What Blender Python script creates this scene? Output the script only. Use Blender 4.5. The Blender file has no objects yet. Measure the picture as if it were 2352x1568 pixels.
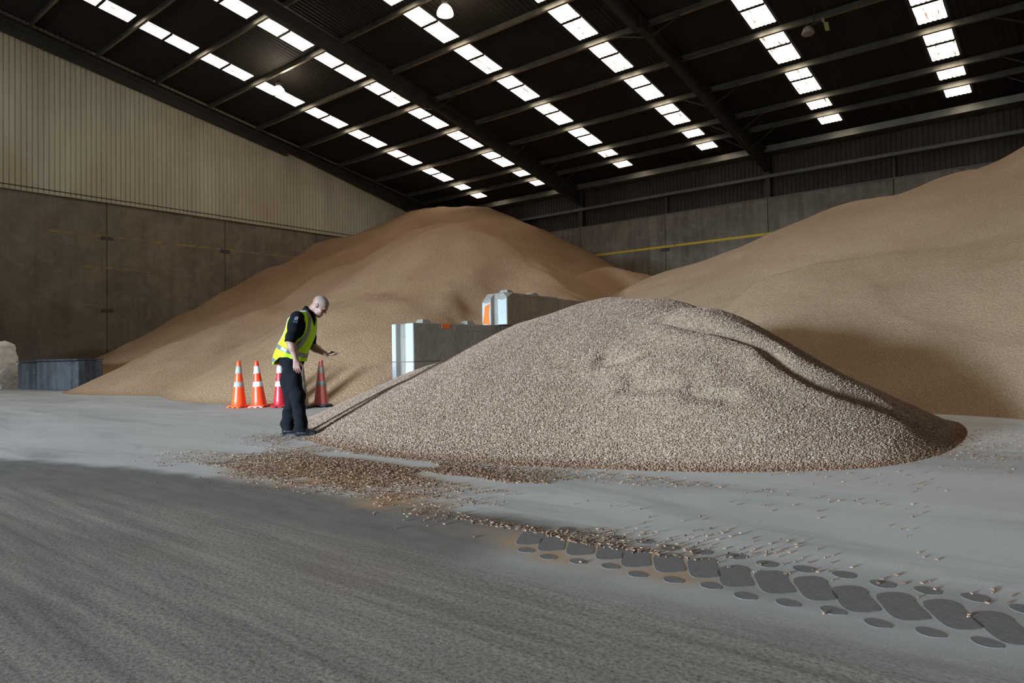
import bpy, bmesh, math, random
import numpy as np
from mathutils import Vector, Matrix, noise as mnoise

SC = bpy.context.scene
COL = SC.collection
random.seed(7)
RNG = np.random.default_rng(11)
PI = math.pi

# ------------------------------------------------------------------ camera
CAM_H = 0.92
YAW, PIT, ROL = (math.radians(v) for v in (40.018, 1.266, -0.908))
FPX = 1610.8
cF = Vector((-math.sin(YAW) * math.cos(PIT), math.cos(YAW) * math.cos(PIT), math.sin(PIT)))
cR0 = Vector((math.cos(YAW), math.sin(YAW), 0))
cU0 = cR0.cross(cF)
cR = math.cos(ROL) * cR0 + math.sin(ROL) * cU0
cU = -math.sin(ROL) * cR0 + math.cos(ROL) * cU0
cam_d = bpy.data.cameras.new('camera')
cam = bpy.data.objects.new('camera', cam_d)
COL.objects.link(cam)
m = Matrix((cR, cU, -cF)).transposed().to_4x4()
m.translation = (0, 0, CAM_H)
cam.matrix_world = m
cam_d.sensor_width = 36
cam_d.lens = FPX / 2352 * 36
cam_d.clip_end = 300
SC.camera = cam

# ------------------------------------------------------------------ light
SC.view_settings.view_transform = 'Standard'
SC.view_settings.look = 'None'
SC.view_settings.gamma = 1
SC.view_settings.use_curve_mapping = False
SC.view_settings.exposure = 0.0
SKYLIGHT = 5.0          # daylight coming through one translucent roof sheet
LAMP = 60.0
DOOR = 130000.0
world = bpy.data.worlds.new('world'); SC.world = world
world.use_nodes = True
bg = world.node_tree.nodes['Background']
bg.inputs[0].default_value = (0.55, 0.68, 0.85, 1); bg.inputs[1].default_value = 0.6
# daylight entering by the tall truck door of the opposite long wall
DOOR_X, DOOR_Y, DOOR_W, DOOR_H = -10.5, -40.0, 6.2, 6.0
dl = bpy.data.lights.new('door_daylight', 'AREA'); dl.shape = 'RECTANGLE'
dl.size = DOOR_W - 0.2; dl.size_y = DOOR_H - 0.2
dl.energy = DOOR; dl.color = (0.62, 0.82, 1.0); dl.spread = math.radians(100)
dlo = bpy.data.objects.new('door_daylight', dl); COL.objects.link(dlo)
dlo.location = (DOOR_X, DOOR_Y - 0.05, DOOR_H / 2)
dlo.rotation_euler = (math.radians(90 - 46), 0, 0)     # sky light falls inwards and down through the door

# ------------------------------------------------------------------ dimensions
XG, YB, ZE, T = -34.664, 34.1, 10.964, 0.18243     # gable plane, back wall plane, eave height, roof slope
HC, HY, HG = 8.43, 6.71, 9.52                      # concrete height, yellow line, girt
XR, YF, YR = 21.0, -40.0, -3.0                      # far gable, front wall, ridge
def roof_z(y): return ZE + (YB - y) * T if y >= YR else ZE + (YB - YR) * T - (YR - y) * T
FRAMES = [XG + 0.25, -23.256, -12.251, -1.246, 9.76, XR - 0.25]

# ------------------------------------------------------------------ helpers
def tag(o, label=None, cat=None, group=None, kind=None):
    if label: o['label'] = label
    if cat: o['category'] = cat
    if group: o['group'] = group
    if kind: o['kind'] = kind
    return o
def link(name, me, mat=None, parent=None, smooth=False):
    o = bpy.data.objects.new(name, me)
    COL.objects.link(o)
    if mat is not None and not me.materials: me.materials.append(mat)
    if parent: o.parent = parent
    if smooth: me.polygons.foreach_set('use_smooth', [True] * len(me.polygons))
    return o
def empty(name, loc=(0, 0, 0), rz=0, parent=None):
    o = bpy.data.objects.new(name, None); COL.objects.link(o)
    o.location = loc; o.rotation_euler = (0, 0, rz); o.empty_display_size = 0.2
    if parent: o.parent = parent
    return o
def pydata(name, v, f):
    me = bpy.data.meshes.new(name)
    me.from_pydata([tuple(p) for p in v], [], [tuple(q) for q in f]); me.update()
    return me
def npmesh(name, v, quads):
    me = bpy.data.meshes.new(name)
    v = np.asarray(v, np.float32); q = np.asarray(quads, np.int32)
    me.vertices.add(len(v)); me.vertices.foreach_set('co', v.ravel())
    n = q.shape[1]
    me.loops.add(q.size); me.loops.foreach_set('vertex_index', q.ravel())
    me.polygons.add(len(q)); me.polygons.foreach_set('loop_start', np.arange(0, q.size, n, dtype=np.int32))
    me.update(calc_edges=True); me.validate()
    return me
class MB:
    def __init__(s): s.bm = bmesh.new()
    def box(s, x0, x1, y0, y1, z0, z1, M=None):
        vs = [s.bm.verts.new(((x0, x1)[i], (y0, y1)[j], (z0, z1)[k])) for i in (0, 1) for j in (0, 1) for k in (0, 1)]
        for f in ((0, 1, 3, 2), (4, 6, 7, 5), (0, 4, 5, 1), (2, 3, 7, 6), (0, 2, 6, 4), (1, 5, 7, 3)):
            s.bm.faces.new([vs[i] for i in f])
        if M is not None:
            for v in vs: v.co = M @ v.co
        return vs
    def prism(s, poly, h0, h1, axis='z'):
        """extrude a 2D polygon between h0 and h1 along axis"""
        def P(a, b, h): return {'z': (a, b, h), 'x': (h, a, b), 'y': (a, h, b)}[axis]
        lo = [s.bm.verts.new(P(a, b, h0)) for a, b in poly]; hi = [s.bm.verts.new(P(a, b, h1)) for a, b in poly]
        n = len(poly)
        s.bm.faces.new(lo[::-1]); s.bm.faces.new(hi)
        for i in range(n): s.bm.faces.new((lo[i], lo[(i + 1) % n], hi[(i + 1) % n], hi[i]))
        return lo + hi
    def bar(s, a, b, w, h=None, sides=4, up=(0, 0, 1)):
        a = Vector(a); b = Vector(b); d = (b - a).normalized(); u = Vector(up)
        if abs(d.dot(u)) > .98: u = Vector((1, 0, 0))
        x = d.cross(u).normalized(); z = x.cross(d)
        h = h or w; rings = []
        for p in (a, b):
            if sides == 4: r = [p + x * w / 2 * i + z * h / 2 * j for i, j in ((-1, -1), (1, -1), (1, 1), (-1, 1))]
            else: r = [p + x * w / 2 * math.cos(2 * PI * k / sides) + z * h / 2 * math.sin(2 * PI * k / sides) for k in range(sides)]
            rings.append([s.bm.verts.new(q) for q in r])
        n = len(rings[0])
        s.bm.faces.new(rings[0][::-1]); s.bm.faces.new(rings[1])
        for i in range(n): s.bm.faces.new((rings[0][i], rings[0][(i + 1) % n], rings[1][(i + 1) % n], rings[1][i]))
    def lathe(s, prof, n=24, cap=True):
        rings = []
        for r, z in prof:
            rings.append([s.bm.verts.new((r * math.cos(2 * PI * k / n), r * math.sin(2 * PI * k / n), z)) for k in range(n)])
        for a, b in zip(rings, rings[1:]):
            for i in range(n): s.bm.faces.new((a[i], a[(i + 1) % n], b[(i + 1) % n], b[i]))
        if cap:
            s.bm.faces.new(rings[0][::-1]); s.bm.faces.new(rings[-1])
    def bevel(s, w, seg=1):
        bmesh.ops.bevel(s.bm, geom=list(s.bm.edges), offset=w, segments=seg, affect='EDGES', profile=.5)
    def mesh(s, name):
        bmesh.ops.recalc_face_normals(s.bm, faces=s.bm.faces)
        me = bpy.data.meshes.new(name); s.bm.to_mesh(me); s.bm.free(); return me
    def build(s, name, mat, parent=None, smooth=False):
        return link(name, s.mesh(name), mat, parent, smooth)

# ------------------------------------------------------------------ materials
def mat(name, rough=0.8, metal=0.0, spec=0.3):
    M = bpy.data.materials.new(name); M.use_nodes = True
    nt = M.node_tree; b = nt.nodes['Principled BSDF']
    b.inputs['Roughness'].default_value = rough; b.inputs['Metallic'].default_value = metal
    b.inputs['Specular IOR Level'].default_value = spec
    return M, nt, b
def N(nt, t, **kw):
    n = nt.nodes.new(t)
    for k, v in kw.items():
        if k in n.inputs.keys() if hasattr(n.inputs, 'keys') else False: n.inputs[k].default_value = v
        else: setattr(n, k, v)
    return n
def pos(nt, scale=(1, 1, 1), obj=False, rot=(0, 0, 0)):
    src = nt.nodes.new('ShaderNodeTexCoord').outputs['Object'] if obj else nt.nodes.new('ShaderNodeNewGeometry').outputs['Position']
    mp = nt.nodes.new('ShaderNodeMapping'); nt.links.new(src, mp.inputs[0]); mp.inputs['Scale'].default_value = scale
    mp.inputs['Rotation'].default_value = rot
    return mp.outputs[0]
def noise(nt, vec, scale, detail=4, rough=.55, dist=0):
    n = nt.nodes.new('ShaderNodeTexNoise'); nt.links.new(vec, n.inputs['Vector'])
    n.inputs['Scale'].default_value = scale; n.inputs['Detail'].default_value = detail
    n.inputs['Roughness'].default_value = rough; n.inputs['Distortion'].default_value = dist
    return n.outputs['Fac']
def ramp(nt, fac, stops):
    r = nt.nodes.new('ShaderNodeValToRGB'); nt.links.new(fac, r.inputs[0])
    el = r.color_ramp.elements
    while len(el) < len(stops): el.new(0.5)
    for e, (p, c) in zip(el, stops): e.position = p; e.color = (*c, 1) if len(c) == 3 else c
    return r.outputs[0]
def mix(nt, fac, a, b, mode='MIX'):
    n = nt.nodes.new('ShaderNodeMix'); n.data_type = 'RGBA'; n.blend_type = mode
    for i, v in ((0, fac), (6, a), (7, b)):
        if hasattr(v, 'is_output'): nt.links.new(v, n.inputs[i])
        else: n.inputs[i].default_value = (v if i == 0 else (*v, 1))
    return n.outputs[2]
def mth(nt, op, a, b=None, clamp=False):
    n = nt.nodes.new('ShaderNodeMath'); n.operation = op; n.use_clamp = clamp
    for i, v in ((0, a), (1, b)):
        if v is None: continue
        if hasattr(v, 'is_output'): nt.links.new(v, n.inputs[i])
        else: n.inputs[i].default_value = v
    return n.outputs[0]
def bump(nt, b, h, strength=.5, dist=.01):
    n = nt.nodes.new('ShaderNodeBump'); nt.links.new(h, n.inputs['Height'])
    n.inputs['Strength'].default_value = strength; n.inputs['Distance'].default_value = dist
    nt.links.new(n.outputs[0], b.inputs['Normal'])
def simple(name, col, rough=.7, var=.25, scale=3., metal=0., spec=.3, bmp=0., bscale=60., obj=True):
    M, nt, b = mat(name, rough, metal, spec)
    v = pos(nt, obj=obj)
    f = noise(nt, v, scale, 5)
    lo = tuple(c * (1 - var) for c in col); hi = tuple(min(1, c * (1 + var)) for c in col)
    nt.links.new(ramp(nt, f, ((.25, lo), (.75, hi))), b.inputs['Base Color'])
    if bmp: bump(nt, b, noise(nt, v, bscale, 3), bmp, .01)
    return M

def concrete(name, lo, hi, stain, streak=.6, bandz=None):
    M, nt, b = mat(name, .9, 0, .15)
    v = pos(nt)
    base = ramp(nt, noise(nt, v, .45, 7, .62, .4), ((.3, lo), (.7, hi)))
    # water and dust streaks running down the face
    vs = pos(nt, (1.6, 1.6, .10))
    st = ramp(nt, noise(nt, vs, 1.3, 6, .7), ((.42, (0, 0, 0)), (.66, (1, 1, 1))))
    c = mix(nt, mth(nt, 'MULTIPLY', st, streak), base, stain)
    # blotchy flaking
    bl = ramp(nt, noise(nt, v, 1.5, 8, .7, .8), ((.5, (0, 0, 0)), (.58, (1, 1, 1))))
    c = mix(nt, mth(nt, 'MULTIPLY', bl, .25), c, tuple(min(1, h * 1.25) for h in hi))
    # scrape lines along the wall
    vh = pos(nt, (.12, .12, 7))
    sc = ramp(nt, noise(nt, vh, 2.0, 3, .6, .3), ((.63, (0, 0, 0)), (.66, (1, 1, 1)), (.69, (0, 0, 0))))
    c = mix(nt, mth(nt, 'MULTIPLY', sc, .45), c, tuple(s * .6 for s in stain))
    if bandz:   # loader scuffing and feed dirt on the lowest metres of the panels
        z = nt.nodes.new('ShaderNodeSeparateXYZ'); nt.links.new(v, z.inputs[0])
        mr = nt.nodes.new('ShaderNodeMapRange'); mr.inputs[1].default_value = bandz[0]; mr.inputs[2].default_value = bandz[1]
        mr.inputs[3].default_value = bandz[2]; mr.inputs[4].default_value = 0
        zz = mth(nt, 'ADD', z.outputs[2], mth(nt, 'MULTIPLY', noise(nt, pos(nt, (.5, .5, .25)), 1., 5), 2.2)); nt.links.new(zz, mr.inputs[0])
        c = mix(nt, mr.outputs[0], c, tuple(s * .55 for s in stain))
    nt.links.new(c, b.inputs['Base Color'])
    bump(nt, b, noise(nt, v, 14, 6), .25, .02)
    return M

MAT = {}
MAT['gable_conc'] = concrete('gable_concrete', (.11, .09, .066), (.20, .165, .122), (.065, .05, .034), .35, (1., 5., .7))
MAT['back_conc'] = concrete('back_concrete', (.12, .102, .08), (.21, .182, .145), (.05, .041, .031), .6)
MAT['block'] = concrete('block_concrete', (.23, .205, .175), (.32, .285, .245), (.13, .112, .092), .35)
MAT['block_dark'] = concrete('dark_block_concrete', (.035, .035, .037), (.10, .10, .105), (.014, .014, .014), .8)  # barrier blocks: shade outside the door beam put into a darkened base colour
MAT['plaster'] = simple('front_wall_paint', (.10, .09, .08), .9)

def cladding(name, col, dirt):
    M, nt, b = mat(name, .7, 0, .2)
    v = pos(nt)
    f = noise(nt, pos(nt, (1, 1, .18)), .8, 5, .6)
    c = ramp(nt, f, ((.3, tuple(x * .8 for x in col)), (.7, tuple(x * 1.12 for x in col))))
    d = ramp(nt, noise(nt, v, .22, 4, .6), ((.4, (0, 0, 0)), (.75, (1, 1, 1))))
    nt.links.new(mix(nt, mth(nt, 'MULTIPLY', d, .7), c, dirt), b.inputs['Base Color'])
    return M
MAT['clad_gable'] = cladding('cream_steel_cladding', (.43, .40, .305), (.34, .26, .17))
MAT['clad_back'] = cladding('dark_brown_cladding', (.055, .039, .029), (.024, .017, .012))  # back wall sheets, a much darker brown than the gable ones
MAT['roof'] = cladding('dark_roof_sheet', (.016, .013, .010), (.008, .006, .005))
MAT['steel'] = simple('dark_painted_steel', (.022, .020, .016), .55, .3, 1.5, 0, .4)
MAT['purlin'] = simple('galvanised_purlin', (.26, .24, .195), .42, .25, 2., .92, .5)
MAT['girt'] = simple('grey_girt', (.09, .09, .085), .5, .25, 2., .2, .5)
MAT['plate'] = simple('weld_plate_steel', (.045, .042, .04), .6, .3, 8)

def skylight_mat():
    M = bpy.data.materials.new('daylit_fibreglass'); M.use_nodes = True
    nt = M.node_tree; nt.nodes.remove(nt.nodes['Principled BSDF']); out = nt.nodes['Material Output']
    oi = nt.nodes.new('ShaderNodeObjectInfo')
    v = nt.nodes.new('ShaderNodeVectorMath'); v.operation = 'ADD'
    cmb = nt.nodes.new('ShaderNodeCombineXYZ'); nt.links.new(mth(nt, 'MULTIPLY', oi.outputs['Random'], 40.), cmb.inputs[0])
    nt.links.new(pos(nt, (9., .8, 1.)), v.inputs[0]); nt.links.new(cmb.outputs[0], v.inputs[1])
    f = noise(nt, v.outputs[0], 1.1, 6, .72)
    # dirt in the pans of the sheet lets less daylight through
    c = ramp(nt, f, ((.33, (.03, .017, .010)), (.395, (.15, .105, .075)), (.43, (.5, .42, .34)), (.49, (1, .91, .78))))
    em = nt.nodes.new('ShaderNodeEmission'); nt.links.new(c, em.inputs[0]); em.inputs[1].default_value = SKYLIGHT
    nt.links.new(em.outputs[0], out.inputs[0])
    return M
MAT['sky'] = skylight_mat()

def feed(name, dark, mid, light, gs, big=.5, bstr=.6, bd=.02):
    M, nt, b = mat(name, .95, 0, .1)
    v = pos(nt)
    g = noise(nt, v, gs, 2, .6)
    c = ramp(nt, g, ((.30, dark), (.5, mid), (.70, light)))
    l = ramp(nt, noise(nt, v, big, 5, .6, .5), ((.3, (.86, .83, .80)), (.7, (1.1, 1.1, 1.1))))
    nt.links.new(mix(nt, 1.0, c, l, 'MULTIPLY'), b.inputs['Base Color'])
    h = mth(nt, 'ADD', g, mth(nt, 'MULTIPLY', noise(nt, v, gs * .3, 3), 1.2))
    bump(nt, b, h, bstr, bd)
    return M
MAT['feed_a'] = feed('brown_meal', (.18, .100, .053), (.365, .230, .136), (.495, .335, .215), 62., .35, .9, .03)
MAT['feed_b'] = feed('tan_meal', (.215, .14, .082), (.405, .288, .185), (.55, .412, .285), 62., .3, .9, .03)
MAT['feed_c'] = feed('pellet_bed', (.17, .11, .068), (.33, .235, .16), (.46, .35, .255), 90., .6, .9, .012)
def pellet_mat():
    M, nt, b = mat('pellet', .75, 0, .3)
    oi = nt.nodes.new('ShaderNodeObjectInfo')
    c = ramp(nt, oi.outputs['Random'], ((0, (.16, .095, .06)), (.35, (.25, .163, .11)), (.75, (.34, .238, .172)), (1, (.47, .355, .275))))
    # shading among spilled pellets put into the colour: browner, darker near floor level
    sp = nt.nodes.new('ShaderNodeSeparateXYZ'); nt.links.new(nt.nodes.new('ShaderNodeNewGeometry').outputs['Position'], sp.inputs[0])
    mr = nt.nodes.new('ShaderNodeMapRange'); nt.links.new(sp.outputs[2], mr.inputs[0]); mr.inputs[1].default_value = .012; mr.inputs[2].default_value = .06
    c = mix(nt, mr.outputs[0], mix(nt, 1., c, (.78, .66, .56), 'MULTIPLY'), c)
    nt.links.new(c, b.inputs['Base Color'])
    return M
MAT['pellet'] = pellet_mat()

def floor_mat():
    M, nt, b = mat('dusty_concrete_floor', .85, 0, .2)
    v = pos(nt)
    sp = nt.nodes.new('ShaderNodeSeparateXYZ'); nt.links.new(v, sp.inputs[0])
    x, y = sp.outputs[0], sp.outputs[1]
    # distance from the tyre track: yc(x) = 2.85 - .018 (x+.5)^2
    xx = mth(nt, 'ADD', x, .5)
    yc = mth(nt, 'SUBTRACT', 2.86, mth(nt, 'MULTIPLY', mth(nt, 'MULTIPLY', xx, xx), .018))
    wob = mth(nt, 'MULTIPLY', mth(nt, 'SUBTRACT', noise(nt, v, 2.2, 4), .5), .35)
    d = mth(nt, 'ADD', mth(nt, 'SUBTRACT', y, yc), wob)
    def step(val, a, bb):
        mr = nt.nodes.new('ShaderNodeMapRange'); mr.interpolation_type = 'SMOOTHSTEP'
        nt.links.new(val, mr.inputs[0]); mr.inputs[1].default_value = a; mr.inputs[2].default_value = bb
        return mr.outputs[0]
    far = step(d, .20, .46)                     # dust beyond the track
    near = step(d, -.24, -.75)                  # scuffed floor on this side
    # dust
    dust = ramp(nt, noise(nt, pos(nt, (.5, 1.6, 1)), .5, 6, .6, .5), ((.28, (.44, .435, .43)), (.72, (.62, .615, .61))))
    fine = ramp(nt, noise(nt, v, 120, 2), ((.3, (.86, .86, .86)), (.7, (1.1, 1.1, 1.1))))
    dust = mix(nt, 1., dust, fine, 'MULTIPLY')
    # scuffed ground-in feed with sweeping streaks
    vs = pos(nt, (.16, 3.2, 1), rot=(0, 0, math.radians(-7)))
    scu = ramp(nt, noise(nt, vs, 3., 8, .7, .3), ((.28, (.155, .144, .13)), (.5, (.255, .238, .217)), (.74, (.37, .345, .305))))
    fl = ramp(nt, noise(nt, v, 55, 5, .75), ((.36, (.45, .43, .41)), (.5, (1, 1, 1)), (.68, (1.45, 1.4, 1.3))))
    scu = mix(nt, .85, scu, fl, 'MULTIPLY')
    warm = ramp(nt, noise(nt, v, .9, 4), ((.56, (0, 0, 0)), (.72, (1, 1, 1))))
    scu = mix(nt, mth(nt, 'MULTIPLY', warm, .4), scu, (.26, .19, .135))
    trk = ramp(nt, noise(nt, pos(nt, (1.2, 5, 1)), 2., 6, .6), ((.3, (.15, .142, .134)), (.7, (.215, .205, .194))))
    # where the tread printed cleanly the dust still stands between the lugs
    clean = step(mth(nt, 'ADD', x, wob), -2.5, -1.9)
    trk = mix(nt, clean, trk, mix(nt, .35, dust, trk))
    c = mix(nt, far, trk, dust); c = mix(nt, near, c, scu)
    # old wheel scuffs and oil far out on the slab
    arc = ramp(nt, noise(nt, pos(nt, (.25, 1.1, 1), rot=(0, 0, .3)), .9, 6, .65, 1.2), ((.50, (0, 0, 0)), (.66, (1, 1, 1))))
    c = mix(nt, mth(nt, 'MULTIPLY', arc, .35), c, (.12, .115, .11))
    # feed meal trodden into the floor around the spill
    def blob(cx, cy, rx, ry):
        a = mth(nt, 'DIVIDE', mth(nt, 'SUBTRACT', x, cx), rx); e = mth(nt, 'DIVIDE', mth(nt, 'SUBTRACT', y, cy), ry)
        r = mth(nt, 'SQRT', mth(nt, 'ADD', mth(nt, 'MULTIPLY', a, a), mth(nt, 'MULTIPLY', e, e)))
        return step(mth(nt, 'ADD', r, mth(nt, 'MULTIPLY', wob, 2.5)), 1.0, .35)
    bl = mth(nt, 'MAXIMUM', blob(-4.9, 3.4, 1.7, .75), blob(-1.9, 2.75, 1.0, .3))
    bl = mth(nt, 'MAXIMUM', bl, blob(-3.6, 3.0, .8, .35))
    bl = mth(nt, 'MULTIPLY', bl, ramp(nt, noise(nt, v, 3.2, 5), ((.34, (.2, .2, .2)), (.56, (1, 1, 1)))))
    c = mix(nt, bl, c, (.42, .285, .175))
    nt.links.new(c, b.inputs['Base Color'])
    h = mth(nt, 'MULTIPLY', noise(nt, v, 75, 5, .7), mth(nt, 'ADD', mth(nt, 'MULTIPLY', near, 1.), .10))
    bump(nt, b, h, .35, .005)
    return M
MAT['floor'] = floor_mat()
MAT['tread'] = simple('pressed_dust', (.19, .184, .176), .95, .2, 40, 0, .05)
def worn_paint(name, col, under, thr):
    M, nt, b = mat(name, .8)
    f = ramp(nt, noise(nt, pos(nt), 3.2, 8, .75), ((thr, (0, 0, 0)), (thr + .08, (1, 1, 1))))
    nt.links.new(mix(nt, f, under, col), b.inputs['Base Color'])
    return M
MAT['yellow'] = worn_paint('yellow_line_paint', (.52, .34, .03), (.17, .145, .11), .36)
MAT['yellow_faint'] = worn_paint('faded_yellow_paint', (.27, .18, .05), (.15, .12, .085), .48)

# ------------------------------------------------------------------ floor
mb = MB(); mb.box(XG - .4, XR + .4, YF - 3, YB + .8, -.3, 0)
floor = tag(mb.build('floor', MAT['floor']), 'dusty grey concrete floor of the store with tyre tracks', kind='structure')
# tyre tread print in the dust: each lug print is a pressed pad
lug = [(-1.149, 2.892), (-1.137, 2.958), (-1.072, 3.012), (-1.01, 2.965), (-1.006, 2.92), (-.919, 2.792), (-.912, 2.76), (-.97, 2.69), (-1.015, 2.684), (-1.058, 2.735), (-1.078, 2.775)]
ov_u = [(-1.053, 3.084), (-1.031, 3.129), (-.96, 3.136), (-.931, 3.09), (-.952, 3.036), (-1.003, 3.028)]
ov_l = [(-.963, 2.630), (-.951, 2.668), (-.901, 2.672), (-.853, 2.645), (-.858, 2.606), (-.916, 2.581)]
def pad(poly, name):
    cx = sum(p[0] for p in poly) / len(poly); cy = sum(p[1] for p in poly) / len(poly)
    k = MB(); q = [(a - cx, b - cy) for a, b in poly]
    # round the outline a little
    qq = []
    for i in range(len(q)):
        a, b, c = Vector(q[i - 1]), Vector(q[i]), Vector(q[(i + 1) % len(q)])
        qq += [b.lerp(a, .28), b.lerp(c, .28)]
    lo = [k.bm.verts.new((p.x, p.y, 0)) for p in qq]; hi = [k.bm.verts.new((p.x * .965, p.y * .965, .0012)) for p in qq]
    n = len(qq); k.bm.faces.new(hi)
    for i in range(n): k.bm.faces.new((lo[i], lo[(i + 1) % n], hi[(i + 1) % n], hi[i]))
    return k.mesh(name), cx, cy
for poly, nm, sh in ((lug, 'lug_print', 0), (ov_u, 'edge_print', 0), (ov_l, 'edge_print', 0)):
    me, cx, cy = pad(poly, nm); me.materials.append(MAT['tread'])
    for i in range(-8, 8):
        dx = .152 * i; X = cx + dx
        o = link(nm, me, None, floor)
        o.location = (X, cy + .02 * math.sin(i * 2.1) - .018 * ((X + .5) ** 2 - (cx + .5) ** 2), 0)
        o.rotation_euler = (0, 0, .03 * math.sin(i * 1.7) - .036 * (X - cx)); o.scale = (.93 - .02 * abs(math.sin(i)), .97, 1)

# ------------------------------------------------------------------ gable wall (left)
wl = tag(empty('wall_left', (XG, 0, 0)), 'gable wall of concrete panels below cream ribbed steel cladding', kind='structure')
joints = [YF, -32.4, -26.8, -21.2, -15.6, -10.0, -4.4, 1.2, 6.97, 12.609, 18.249, 23.81, 29.4, YB + .1]
for a, b in zip(joints, joints[1:]):
    mb = MB(); mb.box(-.2, 0, a + .012, b - .012, -.05, HC); mb.bevel(.012)
    mb.build('concrete_panel', MAT['gable_conc'], wl)
mb = MB(); mb.box(-.22, -.16, YF, YB + .2, -.05, HC - .02); mb.build('panel_backing', MAT['plate'], wl)
for y, z in ((12.61, 6.64), (12.61, 3.33), (18.25, 6.63), (6.97, 6.64), (6.97, 3.33), (23.81, 6.63)):
    mb = MB(); mb.box(-.01, .02, y - .26, y + .26, z - .085, z + .085); mb.bevel(.01); mb.build('weld_plate', MAT['plate'], wl)
mb = MB(); mb.box(-.01, .006, 10.2, 30.5, HY - .04, HY + .05); mb.build('painted_line', MAT['yellow_faint'], wl)
mb = MB(); mb.box(-.01, .006, 11.4, 13.9, 5.24, 5.32); mb.build('painted_line', MAT['yellow_faint'], wl)
# cladding sheets: four ribs each
RIB = .2065
def rib_profile(n, depth, rw=.045, flat=.0):
    p = []
    for i in range(n):
        o = i * RIB
        p += [(o, 0), (o + .075, 0), (o + .088, -depth), (o + .088 + rw * .5, -depth), (o + .10 + rw * .5, 0)]
    p.append((n * RIB, 0)); return p
def clad_sheet(y0, n):
    prof = rib_profile(n, .035); mb = MB(); lo = []; hi = []
    for u, d in prof:
        y = y0 + u; zt = roof_z(y) + .02
        lo.append(mb.bm.verts.new((.10 + d, y, HC - .18))); hi.append(mb.bm.verts.new((.10 + d, y, zt)))
    for i in range(len(lo) - 1): mb.bm.faces.new((lo[i], lo[i + 1], hi[i + 1], hi[i]))
    return mb
y = YF
while y < YB:
    n = min(4, max(1, int(round((YB + .1 - y) / RIB))))
    o = clad_sheet(y, n).build('cladding_sheet', MAT['clad_gable'], wl)
    y += n * RIB
mb = MB(); mb.box(-.2, .11, YF, YB + .1, HC - .02, HC + .02); mb.build('flashing', MAT['steel'], wl)
mb = MB(); mb.prism([(YF, HC - .1), (YB + .2, HC - .1), (YB + .2, roof_z(YB) + .1), (YR, roof_z(YR) + .1), (YF, roof_z(YF) + .1)], -.2, -.1, 'x')
mb.build('wall_lining', MAT['steel'], wl)
# raking edge beam under the roof
for a, b in ((YB, YR), (YR, YF)):
    mb = MB(); mb.bar((.24, a, roof_z(a) - .42), (.24, b, roof_z(b) - .42), .14, .2); mb.build('edge_beam', MAT['steel'], wl)

# ------------------------------------------------------------------ back wall
wb = tag(empty('wall_back', (0, YB, 0)), 'long back wall of concrete panels with dark ribbed cladding above', kind='structure')
bj = [XG - .3, -28.76, -23.256, -17.769, -12.251, -6.75, -1.246, 4.25, 9.76, 15.3, XR + .2]
for a, b in zip(bj, bj[1:]):
    mb = MB(); mb.box(a + .012, b - .012, 0, .25, -.05, HC); mb.bevel(.012); mb.build('concrete_panel', MAT['back_conc'], wb)
mb = MB(); mb.box(XG - .3, XR + .2, .2, .28, -.05, HC - .02); mb.build('panel_backing', MAT['plate'], wb)
mb = MB(); mb.box(XG, XR, -.012, .5, HC, HC + .05); mb.build('panel_capping', MAT['girt'], wb)
for x in bj[1:-1]:
    mb = MB(); mb.box(x - .26, x + .26, -.02, .01, HY - .25, HY - .08); mb.bevel(.01); mb.build('weld_plate', MAT['plate'], wb)
mb = MB(); mb.box(XG + .2, -6.0, -.006, .01, HY - .055, HY + .055); mb.build('painted_line', MAT['yellow'], wb)
x = XG
while x < XR:
    n = 4; prof = rib_profile(n, .035); mb = MB()
    lo = [mb.bm.verts.new((x + u, .45 - d, HC)) for u, d in prof]; hi = [mb.bm.verts.new((x + u, .45 - d, ZE + .05)) for u, d in prof]
    for i in range(len(lo) - 1): mb.bm.faces.new((lo[i], lo[i + 1], hi[i + 1], hi[i]))
    mb.build('cladding_sheet', MAT['clad_back'], wb)
    x += n * RIB
mb = MB(); mb.box(XG, XR, .55, .62, HC - .1, ZE + .3); mb.build('wall_lining', MAT['steel'], wb)
mb = MB(); mb.prism([(.0, HG - .075), (.35, HG - .075), (.35, HG - .05), (.03, HG - .05), (.03, HG + .05), (.35, HG + .05), (.35, HG + .075), (0, HG + .075)], XG, XR, 'x'); mb.build('girt', MAT['girt'], wb)
for x in bj[1:-1]:
    if min(abs(x - f) for f in FRAMES) > 1:
        mb = MB(); mb.box(x - .05, x + .05, .2, .4, HC, HG - .1); mb.build('girt_post', MAT['steel'], wb)
mb = MB(); mb.prism([(-.25, ZE - .32), (.42, ZE - .38), (.42, ZE - .30), (-.19, ZE - .25), (-.19, ZE - .02), (-.25, ZE - .02)], XG, XR, 'x'); mb.build('eave_beam', MAT['purlin'], wb)

# ------------------------------------------------------------------ the other two walls (behind and right of the camera)
wr = tag(empty('wall_right', (XR, 0, 0)), 'far gable wall of the store', kind='structure')
mb = MB(); mb.prism([(YF, -.05), (YB, -.05), (YB, roof_z(YB)), (YR, roof_z(YR)), (YF, roof_z(YF))], 0, .2, 'x'); mb.build('wall_panel', MAT['plaster'], wr)
wf = tag(empty('wall_front', (0, YF, 0)), 'front wall of the store with an open truck door', kind='structure')
x0, x1 = DOOR_X - DOOR_W / 2, DOOR_X + DOOR_W / 2
for a, b, z0, z1 in ((XG, x0, -.05, roof_z(YF)), (x1, XR, -.05, roof_z(YF)), (x0, x1, DOOR_H, roof_z(YF))):
    mb = MB(); mb.box(a, b, -.25, 0, z0, z1); mb.build('wall_panel', MAT['plaster'], wf)

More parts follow.
